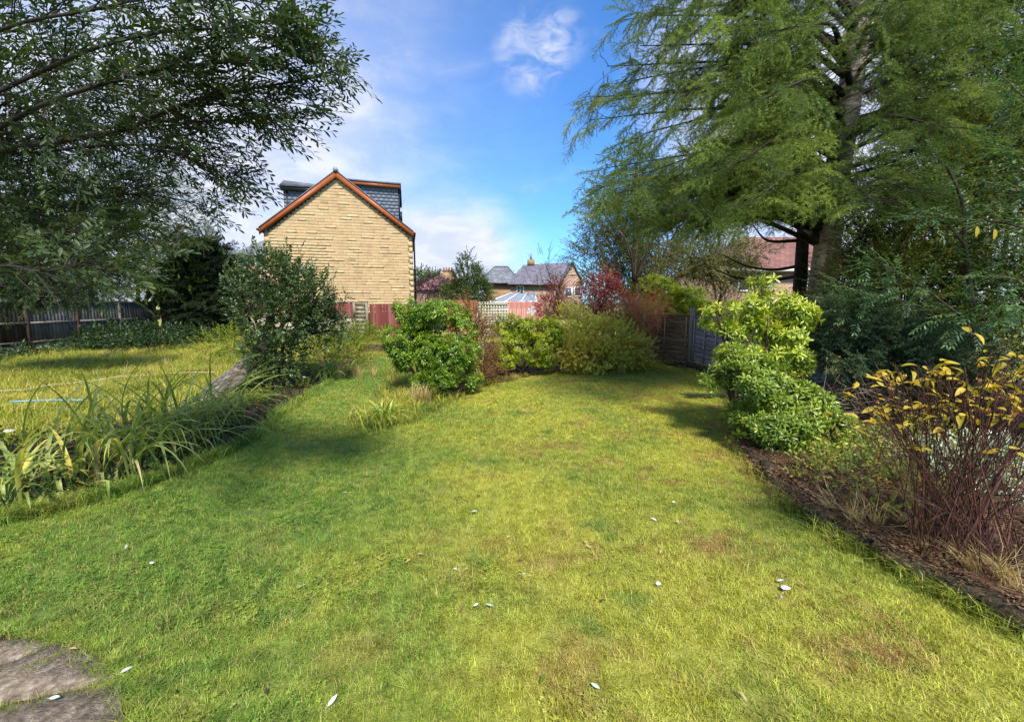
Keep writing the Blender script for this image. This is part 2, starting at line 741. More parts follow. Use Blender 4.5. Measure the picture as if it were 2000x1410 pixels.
# ------------------------------------------------------------------ materials
solid('bark_brown', [(0, (38, 30, 24)), (0.5, (74, 60, 48)), (1, (110, 94, 78))], 8, 0.9, 0.6, 20, stretch=(1, 1, 0.3))
solid('bark_grey', [(0, (74, 66, 58)), (0.4, (136, 124, 112)), (0.7, (170, 160, 144)), (1, (206, 198, 182))], 7, 0.9, 1.0, 22, detail=10, stretch=(0.8, 0.8, 3.0))
solid('bark_dark', [(0, (24, 20, 18)), (1, (62, 52, 44))], 8, 0.9, 0.5, 20, stretch=(1, 1, 0.3))
solid('bark_fallen', [(0, (30, 24, 22)), (0.4, (92, 78, 70)), (0.7, (140, 126, 118)), (1, (186, 176, 170))], 9, 0.9, 1.0, 18, stretch=(3, 0.6, 3))
solid('twig_pale', [(0, (104, 88, 72)), (1, (168, 150, 126))], 10, 0.9, 0.2)
solid('stem_red', [(0, (40, 22, 18)), (0.6, (78, 46, 38)), (1, (124, 90, 68))], 14, 0.7, 0.2)

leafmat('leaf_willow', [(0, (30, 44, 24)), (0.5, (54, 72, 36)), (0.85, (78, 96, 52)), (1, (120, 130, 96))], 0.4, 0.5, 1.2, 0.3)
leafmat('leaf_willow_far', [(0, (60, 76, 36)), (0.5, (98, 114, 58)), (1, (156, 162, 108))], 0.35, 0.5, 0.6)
leafmat('leaf_yellowgreen', [(0, (60, 76, 22)), (0.5, (108, 124, 34)), (1, (160, 164, 54))], 0.4, 0.5, 0.6)
leafmat('leaf_dark', [(0, (24, 38, 18)), (0.6, (44, 60, 28)), (1, (74, 88, 42))], 0.3, 0.5, 0.9)
leafmat('leaf_apple', [(0, (44, 60, 34)), (0.5, (72, 92, 48)), (0.85, (102, 120, 62)), (1, (142, 152, 112))], 0.25, 0.38, 1.2, 0.5)
leafmat('leaf_choisya', [(0, (44, 70, 16)), (0.4, (84, 118, 26)), (0.75, (134, 158, 38)), (1, (186, 194, 62))], 0.35, 0.35, 1.5, 0.5, 0.3)
leafmat('leaf_choisya_yellow', [(0, (70, 92, 18)), (0.4, (126, 146, 30)), (0.75, (174, 184, 46)), (1, (208, 204, 74))], 0.35, 0.4, 1.5, 0.4, 0.35)
leafmat('leaf_pieris_yellow', [(0, (84, 112, 24)), (0.35, (140, 160, 40)), (0.7, (188, 196, 72)), (1, (220, 216, 112))], 0.35, 0.33, 1.5, 0.5, 0.25)
leafmat('leaf_pieris_green', [(0, (58, 84, 26)), (0.4, (102, 128, 40)), (0.75, (148, 166, 58)), (1, (192, 196, 86))], 0.33, 0.33, 1.5, 0.5, 0.3)
leafmat('leaf_brown', [(0, (70, 46, 26)), (0.5, (124, 88, 46)), (0.8, (150, 122, 60)), (1, (168, 150, 84))], 0.3, 0.6, 2.0)
leafmat('leaf_red', [(0, (78, 28, 38)), (0.4, (128, 46, 56)), (0.7, (158, 90, 76)), (1, (182, 146, 100))], 0.35, 0.5, 2.0, tr_tint=(1.2, 0.8, 0.7))
leafmat('leaf_orange', [(0, (160, 92, 52)), (0.5, (212, 138, 86)), (1, (226, 176, 128))], 0.3, 0.6, 2.0)
leafmat('leaf_autumn', [(0, (104, 118, 38)), (0.3, (184, 184, 66)), (0.6, (224, 212, 96)), (0.88, (200, 140, 72)), (1, (204, 104, 76))], 0.4, 0.5, 2.5, noise_amt=0.35)
leafmat('leaf_purple', [(0, (40, 24, 38)), (0.6, (78, 50, 70)), (1, (118, 86, 98))], 0.25, 0.5, 1.0)
leafmat('leaf_mid', [(0, (44, 62, 24)), (0.5, (76, 96, 40)), (1, (120, 132, 66))], 0.3, 0.5, 0.8)
leafmat('leaf_greybrown', [(0, (74, 78, 42)), (0.5, (116, 116, 68)), (1, (160, 152, 104))], 0.3, 0.6, 0.8)
leafmat('leaf_cedar', [(0, (54, 72, 34)), (0.4, (94, 114, 48)), (0.75, (140, 156, 66)), (1, (178, 184, 104))], 0.3, 0.5, 0.45, 0.3, 0.5)
leafmat('leaf_juniper', [(0, (44, 62, 42)), (0.5, (76, 98, 62)), (1, (116, 134, 92))], 0.2, 0.6, 0.9)
leafmat('leaf_hedge', [(0, (40, 54, 22)), (0.5, (76, 90, 34)), (0.8, (120, 120, 46)), (1, (170, 148, 58))], 0.35, 0.45, 0.8)
leafmat('leaf_cotoneaster', [(0, (50, 76, 42)), (0.5, (82, 112, 62)), (1, (130, 152, 100))], 0.25, 0.4, 1.0, 0.5)
leafmat('leaf_gold', [(0, (104, 120, 36)), (0.3, (178, 160, 48)), (0.7, (214, 182, 70)), (1, (188, 112, 50))], 0.45, 0.5, 2.5, noise_amt=0.3)
leafmat('leaf_variegated', [(0, (70, 100, 60)), (0.35, (130, 156, 112)), (0.6, (214, 222, 196)), (1, (236, 238, 222))], 0.3, 0.5, 3.0, noise_amt=0.15)
leafmat('leaf_geranium', [(0, (84, 108, 44)), (0.5, (134, 148, 66)), (0.8, (186, 146, 78)), (1, (190, 96, 72))], 0.35, 0.5, 3.0)
leafmat('blade_strap', [(0, (84, 108, 54)), (0.35, (126, 146, 76)), (0.65, (172, 180, 98)), (0.85, (212, 194, 92)), (1, (160, 118, 68))], 0.4, 0.4, 5.0, 0.35, 0.45)
leafmat('blade_green', [(0, (94, 126, 50)), (0.6, (152, 174, 76)), (1, (204, 206, 112))], 0.35, 0.45, 1.0)
leafmat('blade_dry', [(0, (150, 124, 76)), (0.5, (196, 172, 116)), (1, (220, 202, 152))], 0.35, 0.6, 1.5)
leafmat('leaf_ivy', [(0, (24, 42, 18)), (0.5, (46, 68, 30)), (0.85, (74, 98, 46)), (1, (110, 120, 62))], 0.25, 0.45, 1.2)
leafmat('leaf_litter', [(0, (38, 28, 20)), (0.4, (76, 56, 38)), (0.75, (120, 92, 62)), (1, (196, 168, 118))], 0.1, 0.7, 3.0)
leafmat('petal_pink', [(0, (216, 60, 90)), (1, (236, 120, 140))], 0.3, 0.6, 3.0, tr_tint=(1, .7, .8))
leafmat('petal_white', [(0, (210, 214, 214)), (1, (240, 240, 236))], 0.2, 0.6, 3.0, tr_tint=(1, 1, 1))
leafmat('leaf_silver', [(0, (120, 134, 116)), (1, (206, 212, 196))], 0.1, 0.6, 3.0)


def grassmat(name, ground=False, rough_area=False):
    m, q = newmat(name)
    ge = q.n('ShaderNodeNewGeometry')
    pos = ge.outputs['Position']
    sp = q.n('ShaderNodeSeparateXYZ')
    q.put(sp.inputs[0], pos)
    big = q.mr(q.noise(pos, 0.45, 4, 0.6), 0.35, 0.65)
    med = q.mr(q.noise(pos, 2.2, 5, 0.65), 0.32, 0.68)
    fine = q.mr(q.noise(q.vmath('ADD', pos, (7.7, 3.1, 0)).outputs[0], 9.0, 4, 0.6), 0.3, 0.7)
    if rough_area:
        ca = q.ramp(q.math('ADD', q.math('MULTIPLY', q.math('ADD', q.math('MULTIPLY', med, .5), q.math('MULTIPLY', big, .5)), .65), q.math('MULTIPLY', fine, .35)),
                    [(0, lin((84, 100, 28))), (0.35, lin((136, 148, 44))), (0.65, lin((174, 172, 66))), (0.85, lin((196, 176, 92))), (1, lin((120, 134, 44)))])
    else:
        green = q.ramp(fine, [(0, lin((80, 116, 38))), (1, lin((126, 160, 58)))])
        yell = q.ramp(fine, [(0, lin((154, 158, 44))), (1, lin((192, 194, 78)))])
        # the left side of the lawn is lush and green, the middle and right yellowed
        lx = q.math('ADD', q.math('MULTIPLY', sp.outputs[0], 1.0), q.math('MULTIPLY', sp.outputs[1], 0.12))
        f = q.math('ADD', q.mr(lx, -2.0, 0.7, 0.0, 0.82), q.math('MULTIPLY', q.math('SUBTRACT', big, 0.5), 0.75))
        f = q.math('ADD', f, q.math('MULTIPLY', q.math('SUBTRACT', med, 0.5), 0.35), clamp=True)
        ca = q.mix(f, green, yell)
        # worn, mossy brown patches
        br = q.mr(q.noise(q.vmath('ADD', pos, (31.7, 12.1, 0)).outputs[0], 1.3, 7, 0.75), 0.49, 0.66)
        br = q.math('MULTIPLY', br, q.mr(sp.outputs[0], -1.5, 1.8, 0.3, 1.0))
        brown = q.ramp(fine, [(0, lin((140, 108, 60))), (1, lin((182, 150, 92)))])
        ca = q.mix(q.math('MULTIPLY', br, 0.85), ca, brown)
        sp2 = q.mr(q.noise(q.vmath('ADD', pos, (11.7, 2.1, 0)).outputs[0], 16.0, 4, 0.7), 0.56, 0.70)
        ca = q.mix(q.math('MULTIPLY', sp2, 0.5), ca, lin((150, 122, 72)))
        sp3 = q.mr(q.noise(q.vmath('ADD', pos, (1.7, 22.1, 0)).outputs[0], 7.0, 4, 0.7), 0.56, 0.68)
        ca = q.mix(q.math('MULTIPLY', sp3, 0.5), ca, lin((196, 196, 104)))
        # thin lush tufts
        tu = q.mr(q.noise(q.vmath('ADD', pos, (3.7, 52.1, 0)).outputs[0], 1.7, 3, 0.5), 0.60, 0.70)
        ca = q.mix(q.math('MULTIPLY', tu, 0.65), ca, lin((88, 128, 48)))
    if not ground:
        at = q.n('ShaderNodeAttribute', attribute_name='v')
        oi = q.n('ShaderNodeObjectInfo')
        lv = q.mr(at.outputs['Fac'], 0, 1, 0.50, 1.6, 'LINEAR')
        ca = q.mix(1.0, ca, q.ramp(lv, [(0, (0, 0, 0, 1)), (1, (1, 1, 1, 1))]), 'MULTIPLY') if False else ca
        hs = q.n('ShaderNodeHueSaturation')
        q.put(hs.inputs['Value'], lv)
        q.put(hs.inputs['Color'], ca)
        ca = hs.outputs[0]
        # straw blades
        straw = q.math('GREATER_THAN', at.outputs['Fac'], 0.86)
        ca = q.mix(q.math('MULTIPLY', straw, 0.7), ca, lin((186, 170, 104)))
    else:
        ca = q.mix(0.45, ca, lin((84, 72, 34)))
    pr = q.n('ShaderNodeBsdfPrincipled')
    q.put(pr.inputs['Base Color'], ca)
    pr.inputs['Roughness'].default_value = 0.6
    pr.inputs['Specular IOR Level'].default_value = 0.25
    o = q.n('ShaderNodeOutputMaterial')
    if ground:
        bp = q.n('ShaderNodeBump')
        bp.inputs['Strength'].default_value = 0.8
        bp.inputs['Distance'].default_value = 0.03
        q.put(bp.inputs['Height'], q.noise(pos, 40, 5, 0.7))
        q.nt.links.new(bp.outputs[0], pr.inputs['Normal'])
        q.nt.links.new(pr.outputs[0], o.inputs[0])
    else:
        tl = q.n('ShaderNodeBsdfTranslucent')
        q.put(tl.inputs[0], ca)
        mx = q.n('ShaderNodeMixShader')
        mx.inputs[0].default_value = 0.35
        q.nt.links.new(pr.outputs[0], mx.inputs[1])
        q.nt.links.new(tl.outputs[0], mx.inputs[2])
        q.nt.links.new(mx.outputs[0], o.inputs[0])
    return m


grassmat('lawn_blades')
grassmat('lawn_ground', True)
grassmat('rough_blades', False, True)
grassmat('rough_ground', True, True)
solid('soil', [(0, (34, 22, 16)), (0.5, (62, 42, 30)), (1, (98, 72, 50))], 7, 0.95, 0.9, 30, coord='POS')
solid('edging_stone', [(0, (34, 30, 24)), (0.5, (70, 62, 48)), (0.8, (92, 92, 56)), (1, (128, 118, 98))], 6, 0.95, 0.8, 20)
solid('paving', [(0, (76, 64, 52)), (0.3, (112, 98, 82)), (0.6, (138, 123, 104)), (1, (188, 174, 154))], 22, 0.9, 1.0, 70, detail=12, rnd=0.15, coord='POS')
solid('gable_stone', [(0, (146, 120, 86)), (0.3, (176, 148, 108)), (0.75, (188, 162, 120)), (1, (200, 178, 140))], 1.3, 0.9, 0.8, 9, rnd=0.3, coord='POS')
solid('quoin_stone', [(0, (172, 146, 106)), (1, (188, 164, 124))], 3, 0.9, 0.3, 20)
solid('mortar', [(0, (138, 112, 78)), (1, (156, 130, 92))], 6, 0.95, 0.4, 30)
solid('barge_paint', [(0, (142, 74, 38)), (1, (162, 88, 48))], 5, 0.45, 0.1, rnd=0.1)
solid('slate_cheek', [(0, (92, 98, 108)), (0.5, (106, 112, 122)), (1, (120, 126, 136))], 3, 0.6, 0.2, rnd=0.4)
solid('slate_roof', [(0, (66, 70, 76)), (1, (112, 116, 122))], 3, 0.6, 0.2, rnd=0.3)
solid('black_metal', [(0, (22, 22, 24)), (1, (34, 34, 36))], 4, 0.4, 0.0)
solid('lead', [(0, (108, 116, 124)), (1, (138, 144, 152))], 4, 0.5, 0.1)
solid('white_paint', [(0, (214, 216, 216)), (1, (232, 232, 230))], 4, 0.5, 0.05)
solid('render_wall', [(0, (120, 112, 90)), (0.5, (168, 158, 134)), (1, (196, 186, 164))], 1.6, 0.9, 0.3, 12)
solid('buff_brick', [(0, (120, 94, 66)), (1, (156, 128, 92))], 3, 0.9, 0.2)
solid('pink_render', [(0, (140, 112, 96)), (1, (162, 134, 116))], 2, 0.9, 0.1)
solid('fence_grey', [(0, (64, 58, 52)), (0.5, (108, 99, 90)), (1, (150, 140, 128))], 3, 0.9, 0.5, 16, stretch=(6, 6, 0.6), rnd=0.5)
solid('fence_brown', [(0, (40, 28, 22)), (0.5, (66, 48, 38)), (1, (94, 72, 58))], 3, 0.9, 0.5, 16, stretch=(6, 6, 0.6), rnd=0.5)
solid('concrete', [(0, (118, 114, 106)), (0.6, (152, 148, 140)), (1, (180, 176, 168))], 5, 0.9, 0.4, 40)
solid('lap_brown', [(0, (84, 60, 42)), (0.35, (130, 102, 78)), (0.7, (166, 140, 114)), (1, (192, 172, 148))], 3, 0.85, 0.6, 14, stretch=(1.5, 1.5, 9), rnd=0.4)
solid('lap_grey', [(0, (112, 104, 106)), (0.4, (152, 144, 148)), (0.8, (180, 172, 176)), (1, (204, 196, 198))], 3, 0.85, 0.6, 14, stretch=(1.5, 1.5, 9), rnd=0.4)
solid('post_weathered', [(0, (92, 82, 70)), (1, (160, 148, 130))], 4, 0.9, 0.4, 16, stretch=(5, 5, 0.5))
solid('red_board', [(0, (84, 34, 30)), (0.45, (118, 58, 52)), (0.75, (134, 86, 78)), (1, (164, 130, 118))], 4, 0.85, 0.4, 14, stretch=(6, 6, 0.8), rnd=0.4)
solid('pink_board', [(0, (166, 100, 88)), (1, (196, 140, 124))], 4, 0.85, 0.3, 14, stretch=(6, 6, 0.8), rnd=0.5)
solid('orange_board', [(0, (128, 74, 50)), (1, (156, 98, 68))], 4, 0.85, 0.3, 14, stretch=(1, 1, 6), rnd=0.5)
solid('cream_slat', [(0, (188, 178, 150)), (1, (214, 204, 178))], 6, 0.8, 0.2)
solid('moss_wall', [(0, (76, 74, 48)), (0.4, (116, 108, 84)), (0.8, (154, 144, 120)), (1, (184, 176, 154))], 7, 0.95, 0.8, 22)
solid('blue_hose', [(0, (84, 140, 150)), (1, (120, 172, 180))], 6, 0.5, 0.05)
solid('rope', [(0, (180, 164, 130)), (1, (214, 200, 168))], 20, 0.9, 0.3)
solid('plastic_white', [(0, (206, 210, 212)), (1, (236, 238, 238))], 8, 0.5, 0.2)


def roofmat(name, c1, c2, cm, scale, w=0.3, h=0.25):
    m, q = newmat(name)
    tcn = q.n('ShaderNodeTexCoord')
    br = q.n('ShaderNodeTexBrick')
    q.put(br.inputs['Vector'], tcn.outputs['UV'])
    br.inputs['Color1'].default_value = lin(c1)
    br.inputs['Color2'].default_value = lin(c2)
    br.inputs['Mortar'].default_value = lin(cm)
    br.inputs['Scale'].default_value = 1.0
    br.inputs['Mortar Size'].default_value = 0.012
    br.inputs['Brick Width'].default_value = w
    br.inputs['Row Height'].default_value = h
    ge = q.n('ShaderNodeNewGeometry')
    nz = q.mr(q.noise(ge.outputs['Position'], 1.2, 5, 0.6), 0.3, 0.7, 0.72, 1.25, 'LINEAR')
    hs = q.n('ShaderNodeHueSaturation')
    q.put(hs.inputs['Color'], br.outputs[0])
    q.put(hs.inputs['Value'], nz)
    pr = q.n('ShaderNodeBsdfPrincipled')
    q.put(pr.inputs['Base Color'], hs.outputs[0])
    pr.inputs['Roughness'].default_value = 0.75
    bp = q.n('ShaderNodeBump')
    bp.inputs['Distance'].default_value = 0.03
    bp.invert = True
    q.put(bp.inputs['Height'], br.outputs['Fac'])
    q.nt.links.new(bp.outputs[0], pr.inputs['Normal'])
    o = q.n('ShaderNodeOutputMaterial')
    q.nt.links.new(pr.outputs[0], o.inputs[0])
    return m


roofmat('far_slate', (92, 96, 100), (124, 126, 128), (60, 62, 64), 1, 0.35, 0.25)
roofmat('far_slate_purple', (90, 86, 98), (118, 112, 122), (60, 58, 64), 1, 0.35, 0.25)
roofmat('far_redtile', (120, 84, 76), (142, 102, 92), (90, 62, 56), 1, 0.3, 0.3)
roofmat('far_orangetile', (112, 74, 62), (130, 88, 74), (80, 54, 46), 1, 0.3, 0.3)
roofmat('far_stone', (176, 136, 84), (206, 168, 112), (150, 120, 80), 1, 0.6, 0.25)


def glassmat():
    m, q = newmat('window_glass')
    pr = q.n('ShaderNodeBsdfPrincipled')
    pr.inputs['Base Color'].default_value = lin((70, 84, 96))
    pr.inputs['Roughness'].default_value = 0.08
    pr.inputs['Specular IOR Level'].default_value = 0.8
    o = q.n('ShaderNodeOutputMaterial')
    q.nt.links.new(pr.outputs[0], o.inputs[0])


glassmat()


def quaduv(name, quads, mat, parent, thick=0.0, **tags):
    """roof or wall faces (lists of 3D points) with metric UVs"""
    me = bpy.data.meshes.new(name)
    V, F = [], []
    uvs = []
    for qd in quads:
        qd = [np.array(p_, float) for p_ in qd]
        n = nrm(np.cross(qd[1] - qd[0], qd[2] - qd[0]))
        u = nrm(qd[1] - qd[0])
        w = np.cross(n, u)
        b0 = len(V)
        V += [tuple(p_) for p_ in qd]
        F.append(tuple(range(b0, b0 + len(qd))))
        uvs += [(float(np.dot(p_ - qd[0], u)), float(np.dot(p_ - qd[0], w))) for p_ in qd]
    me.from_pydata(V, [], F)
    l = me.uv_layers.new(name='UVMap')
    l.data.foreach_set('uv', np.array(uvs, np.float32).ravel())
    me.materials.append(MATS[mat])
    o = link(name, me, parent, **tags)
    if thick:
        md = o.modifiers.new('thickness', 'SOLIDIFY')
        md.thickness = thick
        md.offset = -1
    return o


# ------------------------------------------------------------------ species
def tw(k, *a, **kw):
    return [proto_twig(*a, **kw) for _ in range(k)]


def ro(k, *a, **kw):
    return [proto_rosette(*a, **kw) for _ in range(k)]


S = {}
S['willow'] = Species('willow', tw(6, 13, 0.30, 0.062, 0.017, 50, 0.08, 0.3, detail=1, stem_r=0.0022, shape=0.6), 'leaf_willow')
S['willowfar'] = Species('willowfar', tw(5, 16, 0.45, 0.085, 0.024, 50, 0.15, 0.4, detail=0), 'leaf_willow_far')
S['willowmid'] = Species('willowmid', tw(5, 16, 0.40, 0.075, 0.022, 50, 0.1, 0.4, detail=0), 'leaf_willow')
S['yellowgreen'] = Species('yellowgreen', tw(4, 16, 0.5, 0.11, 0.05, 55, 0.15, 0.4, detail=0), 'leaf_yellowgreen')
S['darkleaf'] = Species('darkleaf', tw(4, 16, 0.45, 0.10, 0.04, 55, 0.15, 0.4, detail=0), 'leaf_dark')
S['apple'] = Species('apple', tw(6, 11, 0.30, 0.085, 0.05, 60, 0.02, 0.45, detail=1, shape=0.5, curl=0.25), 'leaf_apple')
S['choisya'] = Species('choisya', ro(6, 13, 0.095, 0.032, (-15, 60), 0.1), 'leaf_choisya')
S['choisyayellow'] = Species('choisyayellow', ro(6, 13, 0.095, 0.034, (-15, 60), 0.1), 'leaf_choisya_yellow')
S['pierisyellow'] = Species('pierisyellow', ro(6, 12, 0.125, 0.036, (-25, 55), 0.1, detail=1, curl=0.3), 'leaf_pieris_yellow')
S['pierisgreen'] = Species('pierisgreen', ro(6, 14, 0.10, 0.030, (-20, 60), 0.1, detail=1, curl=0.2), 'leaf_pieris_green')
S['brown'] = Species('brown', tw(4, 12, 0.3, 0.04, 0.022, 55, 0.0, 0.5, detail=0), 'leaf_brown')
S['red'] = Species('red', tw(4, 12, 0.32, 0.07, 0.045, 60, 0.05, 0.5, detail=0), 'leaf_red')
S['orange'] = Species('orange', tw(4, 26, 0.35, 0.035, 0.009, 45, 0.1, 0.6, detail=0), 'leaf_orange')
S['autumn'] = Species('autumn', tw(5, 10, 0.30, 0.085, 0.058, 60, 0.1, 0.5, detail=0), 'leaf_autumn')
S['purple'] = Species('purple', tw(4, 14, 0.6, 0.13, 0.08, 55, 0.1, 0.5, detail=0), 'leaf_purple')
S['mid'] = Species('mid', tw(4, 16, 0.7, 0.16, 0.09, 55, 0.1, 0.5, detail=0), 'leaf_mid')
S['midsmall'] = Species('midsmall', tw(4, 14, 0.35, 0.06, 0.03, 55, 0.05, 0.5, detail=0), 'leaf_mid')
S['greybrown'] = Species('greybrown', tw(4, 14, 0.6, 0.09, 0.035, 50, 0.1, 0.5, detail=0, stem_r=0.005), 'leaf_greybrown')
S['hedge'] = Species('hedge', tw(5, 15, 0.3, 0.055, 0.028, 55, 0.05, 0.5, detail=0), 'leaf_hedge')
S['hedgedark'] = Species('hedgedark', tw(5, 16, 0.3, 0.06, 0.026, 55, 0.1, 0.4, detail=0), 'leaf_dark')
S['coton'] = Species('coton', tw(5, 11, 0.34, 0.095, 0.026, 62, 0.08, 0.2, detail=1, shape=0.45, curl=0.25), 'leaf_cotoneaster')
S['variegated'] = Species('variegated', tw(4, 12, 0.2, 0.05, 0.03, 65, 0.05, 0.5, detail=0), 'leaf_variegated')
S['geranium'] = Species('geranium', tw(4, 9, 0.2, 0.045, 0.04, 65, 0.05, 0.6, detail=0), 'leaf_geranium')
S['ivy'] = Species('ivy', tw(4, 12, 0.22, 0.05, 0.042, 65, 0.0, 0.6, detail=0), 'leaf_ivy')
S['weed'] = Species('weed', tw(4, 12, 0.28, 0.05, 0.03, 60, 0.0, 0.5, detail=0), 'leaf_yellowgreen')


def needle_spray(L=0.55, side=10, nl=0.032, nw=0.0046, dens=150, droop=0.16, mat=None):
    mb = MB()
    main = [np.array([0.02 * math.sin(6 * t), L * t, -droop * L * t * t]) for t in np.linspace(0, 1, 6)]
    mb.tube(main, list(np.linspace(0.004, 0.0015, 6)), 3, 0.15, cap=False)
    axes = [(np.array(main), 1.0)]
    for i in range(side):
        t = 0.12 + 0.82 * i / side
        a = main[0] * 0 + np.array([0, L * t, -droop * L * t * t])
        sg = 1 if i % 2 else -1
        sl = L * (0.42 - 0.22 * t) * random.uniform(0.7, 1.25)
        an = R(random.uniform(35, 65))
        d = np.array([sg * math.sin(an), math.cos(an), random.gauss(-0.15, 0.2)])
        pts = np.array([a + d * sl * u + np.array([0, 0, -droop * 0.8 * sl * u * u]) for u in np.linspace(0, 1, 4)])
        mb.tube(pts, [0.002, 0.0015, 0.001, 0.0008], 3, 0.15, cap=False)
        axes.append((pts, 0.9))
    tot = sum(len(a) * 0 + np.linalg.norm(a[-1] - a[0]) for a, _ in axes)
    for a, sc_ in axes:
        ln = np.linalg.norm(a[-1] - a[0])
        m_ = int(dens * ln / L)
        vv = random.random()
        for k in range(m_):
            t = (k + random.random()) / m_ * (len(a) - 1)
            i = min(int(t), len(a) - 2)
            p_ = a[i] + (a[i + 1] - a[i]) * (t - i)
            ax = nrm(a[i + 1] - a[i])
            d = nrm(rng.normal(0, 1, 3))
            d = d - np.dot(d, ax) * ax
            d = nrm(nrm(d) * 0.8 + ax * random.uniform(0.3, 1.0))
            s_ = np.cross(d, rng.normal(0, 1, 3))
            s_ = nrm(s_) * nw * 0.5
            l_ = nl * random.uniform(0.6, 1.2)
            mb.add([p_ - s_, p_ + s_, p_ + d * l_ + s_ * 0.4, p_ + d * l_ - s_ * 0.4], [(0, 1, 2, 3)], min(1, max(0, vv * 0.5 + random.random() * 0.5)))
    return mb


S['cedar'] = Species('cedar', [needle_spray() for _ in range(5)], 'leaf_cedar', raw=True)
S['juniper'] = Species('juniper', [needle_spray(0.3, 8, 0.02, 0.005, 120, 0.05) for _ in range(4)], 'leaf_juniper', raw=True)
S['conifer'] = Species('conifer', [needle_spray(0.9, 12, 0.07, 0.016, 130, 0.2) for _ in range(4)], 'leaf_dark', raw=True)


# ---- grass tufts
def grass_patch(n, size, h, w, lean=0.6, segs=2):
    mb = MB()
    for i in range(n):
        x, y = random.uniform(-size / 2, size / 2), random.uniform(-size / 2, size / 2)
        a = random.uniform(0, 6.283)
        hh = h * random.uniform(0.5, 1.25)
        ww = w * random.uniform(0.7, 1.3) / 2
        le = lean * random.uniform(0.2, 1.4) * hh
        d = np.array([math.cos(a), math.sin(a), 0])
        s_ = np.array([-math.sin(a), math.cos(a), 0]) * ww
        p0 = np.array([x, y, -0.004])
        p1 = p0 + d * le * 0.3 + np.array([0, 0, hh * 0.6])
        p2 = p0 + d * le + np.array([0, 0, hh * (1 - 0.25 * lean * random.random())])
        mb.add([p0 - s_, p0 + s_, p1 + s_ * 0.8, p1 - s_ * 0.8, p2], [(0, 1, 2, 3), (3, 2, 4)], random.random())
    return mb


S['lawn'] = Species('lawn', [grass_patch(560, 0.34, 0.029, 0.0032, 1.2) for _ in range(7)], 'lawn_blades', raw=True)
S['lawnlong'] = Species('lawnlong', [grass_patch(34, 0.16, 0.055, 0.0034, 1.4) for _ in range(5)], 'lawn_blades', raw=True)
S['lawnfar'] = Species('lawnfar', [grass_patch(560, 0.6, 0.03, 0.007, 1.1) for _ in range(6)], 'lawn_blades', raw=True)
S['rough'] = Species('rough', [grass_patch(150, 0.6, random.choice([.10, .14, .2, .26]), 0.009, 1.3) for _ in range(8)], 'rough_blades', raw=True)
S['dryblades'] = Species('dryblades', [grass_patch(36, 0.12, 0.45, 0.006, 0.8) for _ in range(4)], 'blade_dry', raw=True)
S['edgegrass'] = Species('edgegrass', [grass_patch(40, 0.14, 0.15, 0.005, 1.3) for _ in range(4)], 'lawn_blades', raw=True)


def litter_patch(n, size):
    mb = MB()
    for i in range(n):
        l_ = random.uniform(0.01, 0.034) + (.02 if random.random() < .08 else 0)
        v, f = leaf_geo(l_, l_ * random.uniform(0.3, 0.6), 0, random.uniform(-.3, .3), 0.2)
        M = frame(nrm([random.gauss(0, 1), random.gauss(0, 1), random.gauss(0, .25)]), (random.gauss(0, .3), random.gauss(0, .3), 1))
        mb.add(np.array(v) @ M.T + [random.uniform(-size, size) / 2, random.uniform(-size, size) / 2, random.uniform(0.004, 0.03)], f, random.random())
    for i in range(n // 6):
        c = np.array([random.uniform(-size, size) / 2, random.uniform(-size, size) / 2, random.uniform(.01, .035)])
        a = random.uniform(0, 6.28)
        d = np.array([math.cos(a), math.sin(a), random.gauss(0, .15)]) * random.uniform(.02, .07)
        mb.tube([c - d, c + d], [.0016, .001], 3, random.random(), cap=False)
    return mb


S['litter'] = Species('litter', [litter_patch(120, 0.38) for _ in range(5)], 'leaf_litter', raw=True)


def clover_patch(n, size):
    mb = MB()
    for i in range(n):
        c = np.array([random.uniform(-size, size) / 2, random.uniform(-size, size) / 2, random.uniform(0.02, 0.045)])
        r_ = random.uniform(0.008, 0.014)
        vv = random.random()
        for k in range(3):
            a = k * 2.094 + random.random()
            M = frame((math.cos(a), math.sin(a), 0.1), (0, 0, 1))
            v, f = leaf_geo(r_ * 1.5, r_ * 1.4, 0, 0.1, 0.1, 0, 0.6)
            mb.add(np.array(v) @ M.T + c, f, vv * 0.8)
    return mb


S['clover'] = Species('clover', [clover_patch(15, 0.26) for _ in range(5)], 'lawn_blades', raw=True)


def inpoly(p, poly):
    x, y = p[:, 0], p[:, 1]
    r = np.zeros(len(p), bool)
    j = len(poly) - 1
    for i in range(len(poly)):
        xi, yi = poly[i][0], poly[i][1]
        xj, yj = poly[j][0], poly[j][1]
        c = ((yi > y) != (yj > y)) & (x < (xj - xi) * (y - yi) / (yj - yi + 1e-12) + xi)
        r ^= c
        j = i
    return r


# ------------------------------------------------------------------ ground
PX = lambda L: [G(*p) for p in L]
left_edge = [(-500, 1130), (-200, 1065), (0, 1020), (130, 990), (330, 930), (480, 862), (560, 800), (640, 750), (712, 706), (728, 694)]
bed_mid = [(772, 694), (766, 735), (745, 775), (700, 815), (718, 834), (790, 826), (860, 792), (960, 750), (1100, 723), (1260, 713), (1300, 712)]
right_edge = [(1330, 722), (1420, 755), (1444, 790), (1436, 850), (1500, 940), (1600, 1030), (1750, 1115), (2000, 1245), (2400, 1440)]
lawn_px = left_edge + bed_mid + right_edge + [(2400, 1900), (-900, 1900), (-900, 1250)]
lawn = [g[:2] for g in PX(lawn_px)]
pav_px = [(-600, 1205), (-200, 1225), (60, 1244), (158, 1250), (215, 1300), (250, 1345), (250, 1480), (220, 1900), (-900, 1900)]
pav = [g[:2] for g in PX(pav_px)]


